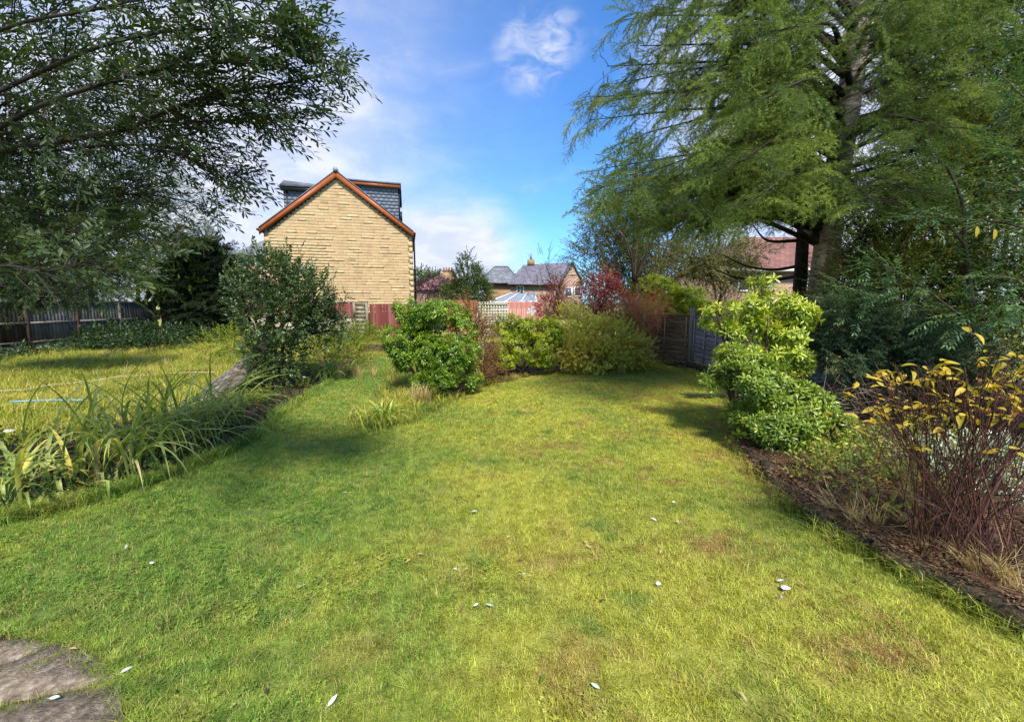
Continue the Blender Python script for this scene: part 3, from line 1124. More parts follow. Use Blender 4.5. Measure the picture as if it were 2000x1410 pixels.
def flat(poly, z, n=0):
    mb = MB()
    mb.add([(p_[0], p_[1], z) for p_ in poly], [tuple(range(len(poly)))])
    return mb


gm = MB()
gm.add([(-900, -60, -0.02), (900, -60, -0.02), (900, 1500, -0.02), (-900, 1500, -0.02)], [(0, 1, 2, 3)])
struct('ground', gm, 'rough_ground')


def poly_mesh(name, poly, z, mat, **tags):
    import bmesh
    bm = bmesh.new()
    vs_ = [bm.verts.new((p_[0], p_[1], z)) for p_ in poly]
    es = [bm.edges.new((vs_[i], vs_[(i + 1) % len(vs_)])) for i in range(len(vs_))]
    bmesh.ops.triangle_fill(bm, use_beauty=True, edges=es)
    for f in bm.faces:
        if f.normal.z < 0:
            f.normal_flip()
    me = bpy.data.meshes.new(name)
    bm.to_mesh(me)
    me.materials.append(MATS[mat])
    return link(name, me, None, **tags)


poly_mesh('lawn', lawn, 0.0, 'lawn_ground', kind='structure')
# beds
bed_l = [g[:2] for g in PX(left_edge[:-1])] + [g[:2] for g in PX([(700, 690), (640, 712), (560, 735), (500, 760), (420, 790), (300, 830), (120, 860), (-100, 880), (-500, 930)])]
poly_mesh('left_flower_bed', bed_l, -0.008, 'soil', kind='structure')
bed_c = [g[:2] for g in PX(bed_mid)] + [(5.2, 15.0), (4.6, 17), (0, 20), (-6.2, 20.5)]
poly_mesh('middle_flower_bed', bed_c, -0.010, 'soil', kind='structure')
# right bed, raised
BZ = 0.15
re = [G(*p) for p in right_edge[1:]]
bmb = MB()
outer = []
for i, g in enumerate(re):
    outer.append(np.array([max(g[0] + 5.5, 9.5), g[1] + (1.5 if i > 2 else 0), BZ + 0.25]))
n_ = len(re)
inner = [np.array([g[0] + 0.1, g[1] + 0.05, BZ]) for g in re]
mids = [a * 0.75 + c * 0.25 + np.array([0, 0, 0.03]) for a, c in zip(inner, outer)]
foot = [np.array([g[0] + 0.07, g[1] + 0.03, -0.05]) for g in re]
for A, B in ((foot, inner), (inner, mids), (mids, outer)):
    for i in range(n_ - 1):
        bmb.add([A[i], A[i + 1], B[i + 1], B[i]], [(0, 1, 2, 3)])
struct('right_flower_bed', bmb, 'soil')


def bedz(x, y):
    """height of the raised bed at a ground point"""
    best = 0.0
    d = min(math.hypot(x - g[0], y - g[1]) for g in dense_edge)
    return BZ + min(0.25, d * 0.06)


dense_edge = curve(re, 8)

# edging stones
edging = thing('stone_edging', 'row of dark mossy edging stones curving between the lawn and the raised right bed', 'garden edging', (re[3][0], re[3][1], 0))
cv = dense_edge
seg = np.linalg.norm(np.diff(cv, axis=0), axis=1)
s_cum = np.concatenate([[0], np.cumsum(seg)])
tot = s_cum[-1]
stone_meshes = []
for k in range(5):
    mb = MB()
    N = 10
    bx = []
    for (sx, sy, sz) in [(-1, -1, -1), (1, -1, -1), (1, 1, -1), (-1, 1, -1), (-1, -1, 1), (1, -1, 1), (1, 1, 1), (-1, 1, 1)]:
        for _ in range(1):
            bx.append((sx * 0.5 * random.uniform(0.82, 1.0), sy * 0.5 * random.uniform(0.8, 1.0), sz * 0.5 * random.uniform(0.75, 1)))
    mb.add(bx, [(0, 3, 2, 1), (4, 5, 6, 7), (0, 1, 5, 4), (1, 2, 6, 5), (2, 3, 7, 6), (3, 0, 4, 7)])
    stone_meshes.append(mb.mesh('edging_stone', 'edging_stone'))
pos_s = 0.0
while pos_s < tot - 0.1:
    ln = random.uniform(0.22, 0.42)
    c_ = np.array([np.interp(pos_s + ln / 2, s_cum, cv[:, k]) for k in range(3)])
    d0 = np.array([np.interp(pos_s + ln, s_cum, cv[:, k]) for k in range(3)]) - np.array([np.interp(pos_s, s_cum, cv[:, k]) for k in range(3)])
    a = math.atan2(d0[1], d0[0]) + random.gauss(0, 0.06)
    h = random.uniform(0.15, 0.22)
    M = Matrix.Translation((c_[0] + 0.03, c_[1] + 0.02, h / 2 - 0.03)) @ Matrix.Rotation(a, 4, 'Z') @ Matrix.Rotation(random.gauss(0, 0.06), 4, 'X') @ Matrix.Diagonal((ln * 0.97, random.uniform(0.1, 0.15), h, 1))
    link('edging_stone', random.choice(stone_meshes), edging, matrix=M)
    pos_s += ln

# paving
patio = MB()
patio.add([(p_[0], p_[1], -0.004) for p_ in pav], [tuple(range(len(pav)))[::-1]])
pato = poly_mesh('paving', pav, 0.004, 'soil', kind='structure')


def slab(poly_px, h=0.022):
    pts = np.array([G(*p)[:2] for p in poly_px])
    c_ = pts.mean(0)
    # ragged edges
    ring = []
    for i in range(len(pts)):
        a, b_ = pts[i], pts[(i + 1) % len(pts)]
        m = max(2, int(np.linalg.norm(b_ - a) / 0.08))
        for t in np.linspace(0, 1, m, endpoint=False):
            p_ = a + (b_ - a) * t
            ring.append(p_ + rng.normal(0, 0.006, 2))
    ring = np.array(ring)
    n = len(ring)
    top = np.column_stack([c_ + (ring - c_) * 0.985, np.full(n, h) + rng.normal(0, 0.001, n)])
    bot = np.column_stack([ring, np.full(n, 0.0)])
    mb = MB()
    V = np.vstack([bot, top, [[c_[0], c_[1], h + 0.002]]])
    F = [(i, (i + 1) % n, n + (i + 1) % n, n + i) for i in range(n)] + [(n + i, n + (i + 1) % n, 2 * n) for i in range(n)]
    mb.add(V, F)
    return mb


for k, pl in enumerate([
    [(-420, 1262), (-230, 1258), (-90, 1260), (60, 1256), (104, 1258), (24, 1294), (-120, 1330), (-400, 1340)],
    [(112, 1260), (156, 1260), (206, 1300), (232, 1334), (156, 1348), (20, 1376), (-160, 1410), (-320, 1398), (-330, 1348), (-116, 1336), (30, 1300)],
    [(236, 1342), (242, 1400), (232, 1520), (60, 1560), (-60, 1470), (-4, 1392), (90, 1367)],
    [(-16, 1396), (-76, 1470), (-300, 1500), (-420, 1420), (-330, 1408), (-170, 1418)],
]):
    slab(pl).build('paving_slab', 'paving', pato)

# ------------------------------------------------------------------ grass
def yrot(n):
    return [np.array([[math.cos(a), -math.sin(a), 0], [math.sin(a), math.cos(a), 0], [0, 0, 1]]) for a in rng.uniform(0, 6.283, n)]


def grid_pts(x0, x1, y0, y1, step, jit=0.5):
    xs, ys = np.arange(x0, x1, step), np.arange(y0, y1, step)
    X, Y = np.meshgrid(xs, ys)
    p = np.column_stack([X.ravel(), Y.ravel()]) + rng.uniform(-jit, jit, (X.size, 2)) * step
    # keep what a slightly moved camera could still see
    k = (np.abs(p[:, 0]) < p[:, 1] * 1.45 + 1.2)
    return p[k]


def put(name, sp, p, scl, z=0.0, parent=None, label=None, category=None, **k):
    pos = np.column_stack([p, np.full(len(p), z)])
    kw = dict(kind='stuff')
    if label:
        kw['label'] = label
        kw['category'] = category
    return scatter(name, sp, pos, yrot(len(p)), rng.uniform(scl[0], scl[1], len(p)), parent, **kw)


p = grid_pts(-6, 9, 1.1, 6.2, 0.21)
p = p[inpoly(p, lawn) & ~inpoly(p, pav)]
put('lawn_grass', S['lawn'], p, (0.85, 1.2), label='short mown grass of the lawn in the foreground', category='grass')
p = grid_pts(-9, 9, 5.8, 17, 0.30)
p = p[inpoly(p, lawn)]
put('lawn_grass', S['lawnfar'], p, (0.8, 1.1), label='short mown grass of the lawn towards the far shrubs', category='grass')
# longer tufts
p = grid_pts(-5, 7, 1.2, 8, 0.15, 1.0)
p3 = np.column_stack([p, np.zeros(len(p))])
p = p[inpoly(p, lawn) & ~inpoly(p, pav) & (lump(p3 * 1.0, 0.28) > 0.5)]
put('long_grass', S['lawnlong'], p, (0.7, 1.3), label='longer grass blades standing up in tufts across the lawn', category='grass')
p = grid_pts(-5, 2, 1.3, 5, 0.16, 1.0)
p3 = np.column_stack([p + 3, np.zeros(len(p))])
p = p[inpoly(p, lawn) & ~inpoly(p, pav) & (lump(p3, 0.3) + (-p[:, 0] - 1.0) * 0.25 > 0.5)]
put('clover', S['clover'], p, (0.55, 0.9), label='low clover growing through the shaded left side of the lawn', category='ground cover')
# rough grass in the left garden
p = grid_pts(-22, 0, 4.5, 22, 0.30, 0.8)
ok = ~inpoly(p, lawn) & ~inpoly(p, bed_l) & (p[:, 0] < -1.5) & (p[:, 0] > -18.2)
p = p[ok]
put('rough_grass', S['rough'], p, (0.6, 1.25), z=-0.02, label='unmown yellowed rough grass in the left hand garden', category='grass')

p = grid_pts(-18, -2.5, 6, 21, .8, 1.0)
p3 = np.column_stack([p, np.zeros(len(p))])
p = p[~inpoly(p, lawn) & ~inpoly(p, bed_l) & (p[:, 0] > -18) & (lump(p3 + 5, 1.5) > .1)]
put('dry_grass', S['dryblades'], p, (.35, .85), label='tall straw coloured seeding grass in the rough left garden', category='grass')

# edge grass along the beds
ed = curve([G(*q_) for q_ in left_edge[2:]], 12)
ed2 = curve([G(*q_) for q_ in bed_mid[3:]], 10)
ed3 = curve([G(*q_) for q_ in right_edge[:-1]], 10)
E = np.vstack([np.repeat(ed, 5, 0), np.repeat(ed2, 3, 0), np.repeat(ed3, 3, 0)])[:, :2]
E = E + rng.normal(0, 0.05, E.shape)
pe = [G(*q_) for q_ in pav_px[1:8]]
pe = np.repeat(curve(pe, 24), 2, 0)[:, :2] + rng.normal(0, 0.025, (len(pe) * 0 + len(np.repeat(curve(pe, 24), 2, 0)), 2))
put('edge_grass', S['edgegrass'], E, (0.5, 1.1), label='uncut grass growing along the edges of the flower beds', category='grass')
put('patio_edge_grass', S['lawnlong'], pe, (0.5, 0.9), label='grass creeping over the edge of the paving', category='grass')
dp = np.repeat(curve([G(*q_) for q_ in right_edge[5:9]], 8), 3, 0)[:, :2] + rng.uniform(.05, .5, (len(np.repeat(curve([G(*q_) for q_ in right_edge[5:9]], 8), 3, 0)), 2)) * [1, .6]
scatter('dry_stalks', S['dryblades'], np.column_stack([dp, np.full(len(dp), .14)]), [frame(nrm(rng.normal(0, 1, 3) * [1, 1, .15] + [0, 0, .1]), rng.normal(0, 1, 3)) for _ in dp], rng.uniform(.25, .6, len(dp)), None, kind='stuff', label='dry flattened stalks and dead grass along the front of the right bed', category='dead grass')
# moss and grass in slab joints
jl = []
for a, b_ in [((-400, 1356), (60, 1310)), ((60, 1310), (140, 1274)), ((-300, 1410), (0, 1392)), ((0, 1392), (120, 1362)), ((120, 1362), (220, 1345)), ((0, 1400), (-80, 1475))]:
    ga, gb = G(*a), G(*b_)
    for t in np.linspace(0, 1, 9):
        jl.append((ga + (gb - ga) * t)[:2] + rng.normal(0, 0.012, 2))
put('joint_grass', S['lawnlong'], np.array(jl), (0.22, 0.5), z=0.015, label='grass and moss in the joints between the paving slabs', category='grass')

# leaf litter on right bed and under centre bed
lp = []
for _ in range(330):
    i = random.random() * (len(dense_edge) - 1)
    g = dense_edge[int(i)]
    d = random.uniform(0.08, 2.2) * random.random() ** 0.5
    lp.append((g[0] + d * 0.8, g[1] + d * 0.45, 0))
lp = np.array(lp)
lz = np.array([bedz(a, c) for a, c, _ in lp])
scatter('leaf_litter', S['litter'], np.column_stack([lp[:, :2], lz - 0.02]), yrot(len(lp)), rng.uniform(0.8, 1.4, len(lp)), None, kind='stuff', label='brown leaf litter covering the soil of the right hand bed', category='leaf litter')
p = grid_pts(-6, 6, 6, 17, 0.3)
p = p[inpoly(p, bed_c)]
put('leaf_litter', S['litter'], p, (0.8, 1.3), z=0, label='brown leaf litter under the shrubs of the middle bed', category='leaf litter')

# ------------------------------------------------------------------ main stone house
HY = 25.5


TH = R(14.2)
PIV = np.array([P(805, 462, HY)[0], HY, 0.0])


def HP(px, py, Y=HY):
    """point of the turned house, in its own unturned frame, that shows at px,py (depth Y - HY behind the gable)"""
    r = ray(px, py)
    n = np.array([-math.sin(TH), math.cos(TH), 0])
    t = (np.dot(PIV + n * (Y - HY), n) ) / np.dot(r, n)
    w = np.array([0, 0, CAMH]) + r * t
    d = w - PIV
    c, s_ = math.cos(-TH), math.sin(-TH)
    return np.array([PIV[0] + c * d[0] - s_ * d[1], PIV[1] + s_ * d[0] + c * d[1], w[2]])


xl, xr = HP(515, 460)[0], HP(805, 460)[0]
xa, za = HP(656, 343)[0], HP(656, 343)[2]
zeL, zeR = HP(515, 455)[2], HP(805, 462)[2]
house = thing('stone_house', 'tall house with yellow stone gable, orange barge boards and grey slate dormers', 'house', (PIV[0], PIV[1], 0))
house.rotation_euler.z = TH
DEP = 8.5
core = MB()
core.prism([(xl, HY + 0.06, 0), (xr, HY + 0.06, 0), (xr, HY + 0.06, zeR), (xa, HY + 0.06, za), (xl, HY + 0.06, zeL)], (0, DEP, 0))
core.build('wall', 'mortar', house)


def roofz(x):
    return zeL + (za - zeL) * (x - xl) / (xa - xl) if x < xa else zeR + (za - zeR) * (xr - x) / (xr - xa)


# stones
smesh = []
for k in range(8):
    mb = MB()
    bev = 0.10
    nx, nz = 4, 2
    front = []
    for j in range(nz + 1):
        for i in range(nx + 1):
            u, w = i / nx, j / nz
            e = min(u, 1 - u) * 4
            edge = min(1, min(u, 1 - u) * 3.2) * (1.0 if 0 < j < nz else 0.15)
            bulge = 0.15 + 0.85 * edge * random.uniform(0.5, 1.0)
            yy = -bulge * 1.0
            front.append((u - 0.5 + (random.gauss(0, .02) if 0 < i < nx else 0), yy, (w if j != 1 else random.uniform(0.45, 0.7)) - 0.5))
    F = []
    for j in range(nz):
        for i in range(nx):
            a = j * (nx + 1) + i
            F.append((a, a + 1, a + nx + 2, a + nx + 1))
    # sides back to wall
    bk = [(-0.5, 1, -0.5), (0.5, 1, -0.5), (0.5, 1, 0.5), (-0.5, 1, 0.5)]
    b0 = len(front)
    V = front + bk
    tl, tr_ = nz * (nx + 1), nz * (nx + 1) + nx
    F.append(tuple([b0, b0 + 1] + list(range(nx, -1, -1))))
    F.append(tuple([b0 + 2, b0 + 3] + list(range(tl, tr_ + 1))))
    F.append((b0 + 1, b0 + 2, tr_, nx + 1 + nx, nx))
    F.append((b0 + 3, b0, 0, nx + 1, tl))
    mb.add(V, F)
    smesh.append((mb, mb.mesh('stone', 'gable_stone')))
rest = MB()
stones = []
rowh = 0.168
z = 0.6
row = 0
QW = 0.20
while z < za - 0.2:
    # horizontal extent in this row, below the roof line
    zt = z + rowh
    x0 = xl + QW * (1.0 if row % 2 else 1.4) if zt < zeL else xl + (zt - zeL) / (za - zeL) * (xa - xl) + 0.03
    x1 = xr - QW * (1.0 if row % 2 else 1.4) if zt < zeR else xr - (zt - zeR) / (za - zeR) * (xr - xa) - 0.03
    x = x0
    first = True
    while x < x1 - 0.08:
        L = random.choice([0.45, 0.6, 0.75, 0.5]) * random.uniform(0.9, 1.1)
        if first:
            L *= random.uniform(0.4, 1)
            first = False
        if x + L > x1 - 0.15:
            L = x1 - x
        stones.append((x + L / 2, z + rowh / 2, L - 0.010, rowh - 0.008))
        x += L
    z += rowh
    row += 1
vis = [s for s in stones if s[1] > 1.7 and (s[0] > HP(640, 460)[0] or s[1] > 5.3)]
random.shuffle(vis)
vis_set = set(id(s) for s in vis[:295])
for s in stones:
    if s[1] < 1.2:
        continue
    mb, me = random.choice(smesh)
    dep = 0.032
    if id(s) in vis_set:
        M = Matrix.Translation((s[0], HY + 0.04, s[1])) @ Matrix.Diagonal((s[2], dep, s[3], 1))
        link('stone', me, house, matrix=M)
    else:
        V = np.vstack(mb.v) * np.array([s[2], dep, s[3]]) + np.array([s[0], HY + 0.04, s[1]])
        rest.add(V, mb.f)
rest.build('stones', 'gable_stone', house, kind='stuff')
# quoins
z, row = 1.2, 0
while z < zeR - 0.3:
    w = QW * (0.98 if row % 2 else 1.38)
    h = rowh * 2
    for sx, x0 in ((1, xl), (-1, xr)):
        mb = MB()
        a, c_ = (x0, x0 + w) if sx > 0 else (x0 - w, x0)
        mb.box((a, HY + 0.03, z + 0.003), (c_ - 0.006, HY + 0.3, z + h - 0.003))
        mb.build('quoin', 'quoin_stone', house)
    z += h
    row += 1


def slopeboard(mb, a, c_, y0, y1, th):
    """board of vertical thickness th whose top edge runs from a to c (x,z)"""
    mb.prism([(a[0], y0, a[1] - th), (c_[0], y0, c_[1] - th), (c_[0], y0, c_[1]), (a[0], y0, a[1])], (0, y1 - y0, 0))


eL = (HP(507, 447)[0], HP(507, 447)[2])
eR = (HP(808, 455)[0], HP(808, 455)[2])
ap = (HP(656, 336)[0], HP(656, 336)[2])
for a, c_ in ((eL, ap), (ap, eR)):
    mb = MB()
    slopeboard(mb, a, c_, HY - 0.17, HY - 0.13, 0.34)
    mb.build('barge_board', 'barge_paint', house)
    mb = MB()
    slopeboard(mb, (a[0], a[1] + 0.075), (c_[0], c_[1] + 0.075), HY - 0.2, HY + DEP, 0.07)
    mb.build('roof', 'slate_roof', house)
mb = MB()
slopeboard(mb, (eL[0] + 0.1, eL[1] - .1), (ap[0], ap[1] - .03), HY - 0.128, HY + 0.02, 0.10)
slopeboard(mb, (ap[0], ap[1] - .03), (eR[0] - .1, eR[1] - .1), HY - 0.128, HY + 0.02, 0.10)
mb.build('soffit', 'black_metal', house)
mb = MB()
mb.tube([(ap[0], HY - 0.26, ap[1] + 0.08), (ap[0], HY + DEP, ap[1] + 0.08)], 0.13, 10)
mb.build('ridge_tile', 'lead', house, True)
mb = MB()
mb.tube([(xr + 0.10, HY + 0.15, 0), (xr + 0.10, HY + 0.15, zeR - 0.1), (xr + 0.16, HY + 0.1, zeR + .03)], 0.05, 8)
mb.build('drainpipe', 'black_metal', house, True)
for sx, e in ((-1, eL), (1, eR)):
    mb = MB()
    mb.tube([(e[0] + sx * 0.05, HY - 0.2, e[1] - 0.06), (e[0] + sx * 0.05, HY + DEP, e[1] - 0.06)], 0.07, 8)
    mb.build('gutter', 'black_metal', house, True)
# dormers
DY = HY + 1.3


def dormer(xo, xi, ztop_o, ztop_i, sx, label):
    """slate cheek facing us from outer edge xo to inner edge xi, hanging in front of the roof slope"""
    mb = MB()
    zb = roofz(xo) + 0.02
    mb.prism([(xo, DY, zb - 0.3), (xi, DY, roofz(xi) - 0.3), (xi, DY, ztop_i), (xo, DY, ztop_o)], (0, DEP - 3, 0))
    d = mb.build('dormer', 'slate_roof', house, label=label)
    # slates
    sw, sh = 0.30, 0.20
    zz = zb - 0.2
    r_ = 0
    lo, hi = min(xo, xi), max(xo, xi)
    sm = None
    while zz < max(ztop_o, ztop_i):
        x = lo + (0 if r_ % 2 else -sw / 2)
        while x < hi:
            a, c_ = max(x, lo) + 0.008, min(x + sw, hi) - 0.008
            tz = min(zz + sh, ztop_o + (ztop_i - ztop_o) * ((a + c_) / 2 - xo) / (xi - xo))
            if c_ - a > 0.05 and zz + sh > roofz((a + c_) / 2) + 0.02 and tz - zz > 0.05:
                m2 = MB()
                y_ = DY - 0.02 - random.uniform(0, 0.01)
                m2.add([(a, y_ - 0.018, zz), (c_, y_ - 0.018, zz), (c_, y_, tz), (a, y_, tz), (a, y_ + 0.012, zz), (c_, y_ + 0.012, zz), (c_, y_ + 0.012, tz), (a, y_ + 0.012, tz)],
                       [(0, 1, 2, 3), (4, 7, 6, 5), (0, 4, 5, 1), (3, 2, 6, 7), (0, 3, 7, 4), (1, 5, 6, 2)])
                m2.build('slate', 'slate_cheek', d)
            x += sw
        zz += sh
        r_ += 1
    return d


xoL, zoL, ziL = HP(553, 375, DY)[0], HP(553, 373, DY)[2], HP(640, 370, DY)[2]
dl = dormer(xoL, xa - 0.1, zoL, ziL, -1, 'grey slate dormer cheek on the left slope')
xoR, zoR, ziR = HP(777, 365, DY)[0], HP(777, 367, DY)[2], HP(690, 361, DY)[2]
dr = dormer(xoR, xa + 0.1, zoR, ziR, 1, 'grey slate dormer cheek on the right slope')
mb = MB()   # left dormer roof: slate slope with dark fascia
a0 = HP(544, 362, DY - .3)
mb.prism([(a0[0], DY - 0.3, a0[2]), (xa, DY - 0.3, a0[2] + .02), (xa, DY - .3, a0[2] + 0.10), (HP(550, 352, DY - .3)[0], DY + .1, HP(550, 351, DY)[2]), ], (0, DEP - 3, 0))
mb.build('roof', 'slate_roof', dl)
mb = MB()
mb.box((a0[0] + 0.06, DY - 0.24, zoL - 0.02), (xa - 0.2, DY - 0.05, a0[2] - 0.005))
mb.build('fascia', 'black_metal', dl)
mb = MB()
mb.tube([(xoL + 0.2, DY - .07, zoL), (xoL + 0.2, DY - .07, roofz(xoL) - .1)], 0.04, 6)
mb.build('downpipe', 'black_metal', dl, True)
mb = MB()
t0, t1 = HP(683, 353, DY - .3), HP(783, 361, DY - .3)
mb.prism([(xa + .2, DY - 0.3, t0[2] + .02), (t1[0], DY - 0.3, t1[2]), (t1[0], DY - 0.3, t1[2] + 0.10), (xa + .2, DY - 0.3, t0[2] + 0.12)], (0, DEP - 3, 0))
mb.build('roof', 'slate_roof', dr)
mb = MB()
mb.prism([(xa + .3, DY - 0.26, t0[2] - 0.17), (t1[0] - .06, DY - 0.26, t1[2] - .2), (t1[0] - 0.06, DY - 0.26, t1[2] - .005), (xa + .3, DY - 0.26, t0[2] + .015)], (0, 0.03, 0))
mb.build('fascia', 'barge_paint', dr)
mb = MB()
mb.box((xoR, DY - 0.03, roofz(xoR) - .1), (xoR + 0.07, DY + 3, zoR))
mb.build('corner_trim', 'black_metal', dr)
for zz0, zz1 in ((zoR - 0.95, zoR - 0.05), (zoR - 2.0, zoR - 1.35)):
    mb = MB()
    mb.box((xoR + 0.08, DY + 0.3, zz0), (xoR + 0.2, DY + 1.1, zz1))
    mb.build('window_frame', 'black_metal', dr)

# ------------------------------------------------------------------ far houses


def window(parent, x, y, z, w, h, panes=2, frame_m='white_paint'):
    mb = MB()
    t = 0.09
    mb.box((x - w / 2, y - 0.05, z - h / 2), (x - w / 2 + t, y + 0.02, z + h / 2))
    mb.box((x + w / 2 - t, y - 0.05, z - h / 2), (x + w / 2, y + 0.02, z + h / 2))
    mb.box((x - w / 2 + t, y - 0.05, z + h / 2 - t), (x + w / 2 - t, y + 0.02, z + h / 2))
    mb.box((x - w / 2 + t, y - 0.05, z - h / 2), (x + w / 2 - t, y + 0.02, z - h / 2 + t))
    f = mb.build('window', frame_m, parent)
    pw = (w - 2 * t) / panes
    for i in range(panes):
        m2 = MB()
        m2.box((x - w / 2 + t + pw * i + 0.03, y - 0.03, z - h / 2 + t), (x - w / 2 + t + pw * (i + 1) - 0.03, y + 0.015, z + h / 2 - t))
        m2.build('pane', 'window_glass', f)
        if i:
            m3 = MB()
            m3.box((x - w / 2 + t + pw * i - 0.03, y - 0.045, z - h / 2 + t), (x - w / 2 + t + pw * i + 0.03, y + 0.012, z + h / 2 - t))
            m3.build('glazing_bar', frame_m, f)
    return f


# left neighbour
Y = 36
h = thing('neighbour_house', 'grey roofed house half hidden behind the yellow stone gable at its left', 'house', (P(500, 500, Y)[0], Y, 0))
x0, x1 = P(456, 500, Y)[0], P(620, 500, Y)[0]
ze = P(500, 500, Y)[2]
mb = MB(); mb.box((x0, Y, 0), (x1, Y + 7, ze)); mb.build('wall', 'pink_render', h)
xe0 = x0 - 0.4
zr = P(530, 452, Y + 3)[2]
quaduv('roof', [[(xe0, Y - .35, ze), (x1, Y - .35, ze), (x1, Y + 3.5, zr + .4), (x0 + 3.6, Y + 3.5, zr + .4)],
                [(xe0, Y + 7.4, ze), (xe0, Y - .35, ze), (x0 + 3.6, Y + 3.5, zr + .4)]], 'far_slate', h, 0.06)
mb = MB(); mb.box((xe0, Y - 0.42, ze - 0.14), (x1, Y - 0.3, ze + 0.02)); mb.build('gutter', 'black_metal', h)
window(h, P(473, 515, Y)[0], Y, P(473, 515, Y)[2], 1.05, 1.25, 2)
window(h, P(512, 511, Y)[0], Y, P(512, 511, Y)[2], 1.2, 1.25, 2)

# far hipped roof house
Y = 58
x0, x1 = P(946, 560, Y)[0], P(1012, 560, Y)[0]
ze = P(960, 553, Y)[2]
h = thing('hipped_house', 'far house with a grey hipped slate roof and buff stone wall', 'house', ((x0 + x1) / 2, Y, 0))
mb = MB(); mb.box((x0, Y, 0), (x1, Y + 7, ze)); mb.build('wall', 'buff_brick', h)
xa0, xa1, zt = P(965, 520, Y + 3)[0], P(992, 520, Y + 3)[0], P(980, 521, Y + 3)[2]
xs, xe_ = P(932, 553, Y)[0], P(1018, 553, Y)[0]
quaduv('roof', [[(xs, Y - .5, ze), (xe_, Y - .5, ze), (xa1, Y + 3.5, zt), (xa0, Y + 3.5, zt)],
                [(xs, Y + 7.5, ze), (xs, Y - .5, ze), (xa0, Y + 3.5, zt)],
                [(xe_, Y - .5, ze), (xe_, Y + 7.5, ze), (xa1, Y + 3.5, zt)]], 'far_slate', h, 0.08)
mb = MB(); mb.box((xs, Y - .58, ze - .16), (xe_, Y - .45, ze + .03)); mb.build('gutter', 'black_metal', h)
mb = MB(); mb.tube([(xs, Y - .5, ze + .1), (xa0, Y + 3.45, zt + .08), (xa1, Y + 3.45, zt + .08), (xe_, Y - .5, ze + .1)], 0.1, 5); mb.build('ridge_tile', 'lead', h)

# slate house with gable to the right
Y = 50
h = thing('slate_house', 'far house with a purple grey slate roof, cream window and stone end gable', 'house', (P(1060, 560, Y)[0], Y, 0))
x0, x1 = P(997, 560, Y)[0], P(1105, 560, Y)[0]
ze = P(1000, 556, Y)[2]
zt = P(1040, 516, Y + 3)[2]
mb = MB(); mb.box((x0, Y, 0), (x1, Y + 6.5, ze)); mb.build('wall', 'pink_render', h)
quaduv('roof', [[(x0 - .4, Y - .4, ze), (x1 + 1.4, Y - .4, ze), (x1 + 1.4, Y + 3.2, zt + .3), (P(1022, 519, Y + 3)[0], Y + 3.2, zt - .1)],
                [(x0 - .4, Y + 7, ze), (x0 - .4, Y - .4, ze), (P(1022, 519, Y + 3)[0], Y + 3.2, zt - .1)]], 'far_slate_purple', h, 0.08)
mb = MB(); mb.box((x0 - .4, Y - .48, ze - .16), (x1, Y - .36, ze + .03)); mb.build('gutter', 'black_metal', h)
gx0, gx1, gxa = P(1098, 560, Y - 2)[0], P(1136, 560, Y - 2)[0], P(1119, 513, Y - 2)[0]
gz, gt = P(1100, 552, Y - 2)[2], P(1119, 514, Y - 2)[2]
mb = MB(); mb.prism([(gx0, Y - 2, 0), (gx1, Y - 2, 0), (gx1, Y - 2, gz), (gxa, Y - 2, gt), (gx0, Y - 2, gz)], (0, 5, 0)); mb.build('gable', 'pink_render', h)
quaduv('roof', [[(gx0 - .3, Y - 2.2, gz - .1), (gx0 - .3, Y + 3, gz - .1), (gxa, Y + 3, gt + .1), (gxa, Y - 2.2, gt + .1)][::-1],
                [(gx1 + .3, Y - 2.2, gz - .1), (gx1 + .3, Y + 3, gz - .1), (gxa, Y + 3, gt + .1), (gxa, Y - 2.2, gt + .1)]], 'far_slate_purple', h, 0.1)
mb = MB(); cx = P(1037, 515, Y + 3.2)[0]
mb.box((cx - .45, Y + 2.9, zt - .2), (cx + .45, Y + 3.6, zt + .55)); mb.build('chimney', 'buff_brick', h)
mb = MB(); mb.tube([(cx, Y + 3.2, zt + .5), (cx, Y + 3.2, zt + 1.35)], [.16, .1], 8); mb.build('chimney_pot', 'lead', h)
window(h, P(1016, 568, Y)[0], Y, P(1016, 567, Y)[2], 0.85, 1.1, 2)
window(h, P(1110, 571, Y - 2)[0], Y - 2, P(1110, 571, Y - 2)[2], 0.9, 1.1, 1)
window(h, P(1128, 570, Y - 2)[0], Y - 2, P(1128, 570, Y - 2)[2], 0.8, 1.1, 1)

# red tiled house with chimney
Y = 70
x0, x1 = P(812, 570, Y)[0], P(905, 570, Y)[0]
ze = P(850, 566, Y)[2]
h = thing('red_tiled_house', 'far house with pinkish red tiled roof and a chimney stack of red pots', 'house', ((x0 + x1) / 2, Y, 0))
mb = MB(); mb.box((x0, Y, 0), (x1, Y + 8, ze)); mb.build('wall', 'pink_render', h)
quaduv('roof', [[(x0 - .5, Y - .5, ze), (x1 + .5, Y - .5, ze), (x1 - 2, Y + 4, ze + 3.2), (x0 + 4.2, Y + 4, ze + 3.2)],
                [(x0 - .5, Y + 8.5, ze), (x0 - .5, Y - .5, ze), (x0 + 4.2, Y + 4, ze + 3.2)]], 'far_redtile', h, 0.08)
cx0, cx1 = P(864, 530, Y + 3)[0], P(884, 530, Y + 3)[0]
zc = P(870, 530, Y + 3)[2]
mb = MB(); mb.box((cx0, Y + 3, ze + 1), (cx1, Y + 4.2, zc)); ch = mb.build('chimney', 'far_stone', h)
mb = MB(); mb.box((cx0 - .1, Y + 2.9, zc), (cx1 + .1, Y + 4.3, zc + .15)); mb.build('cap', 'buff_brick', ch)
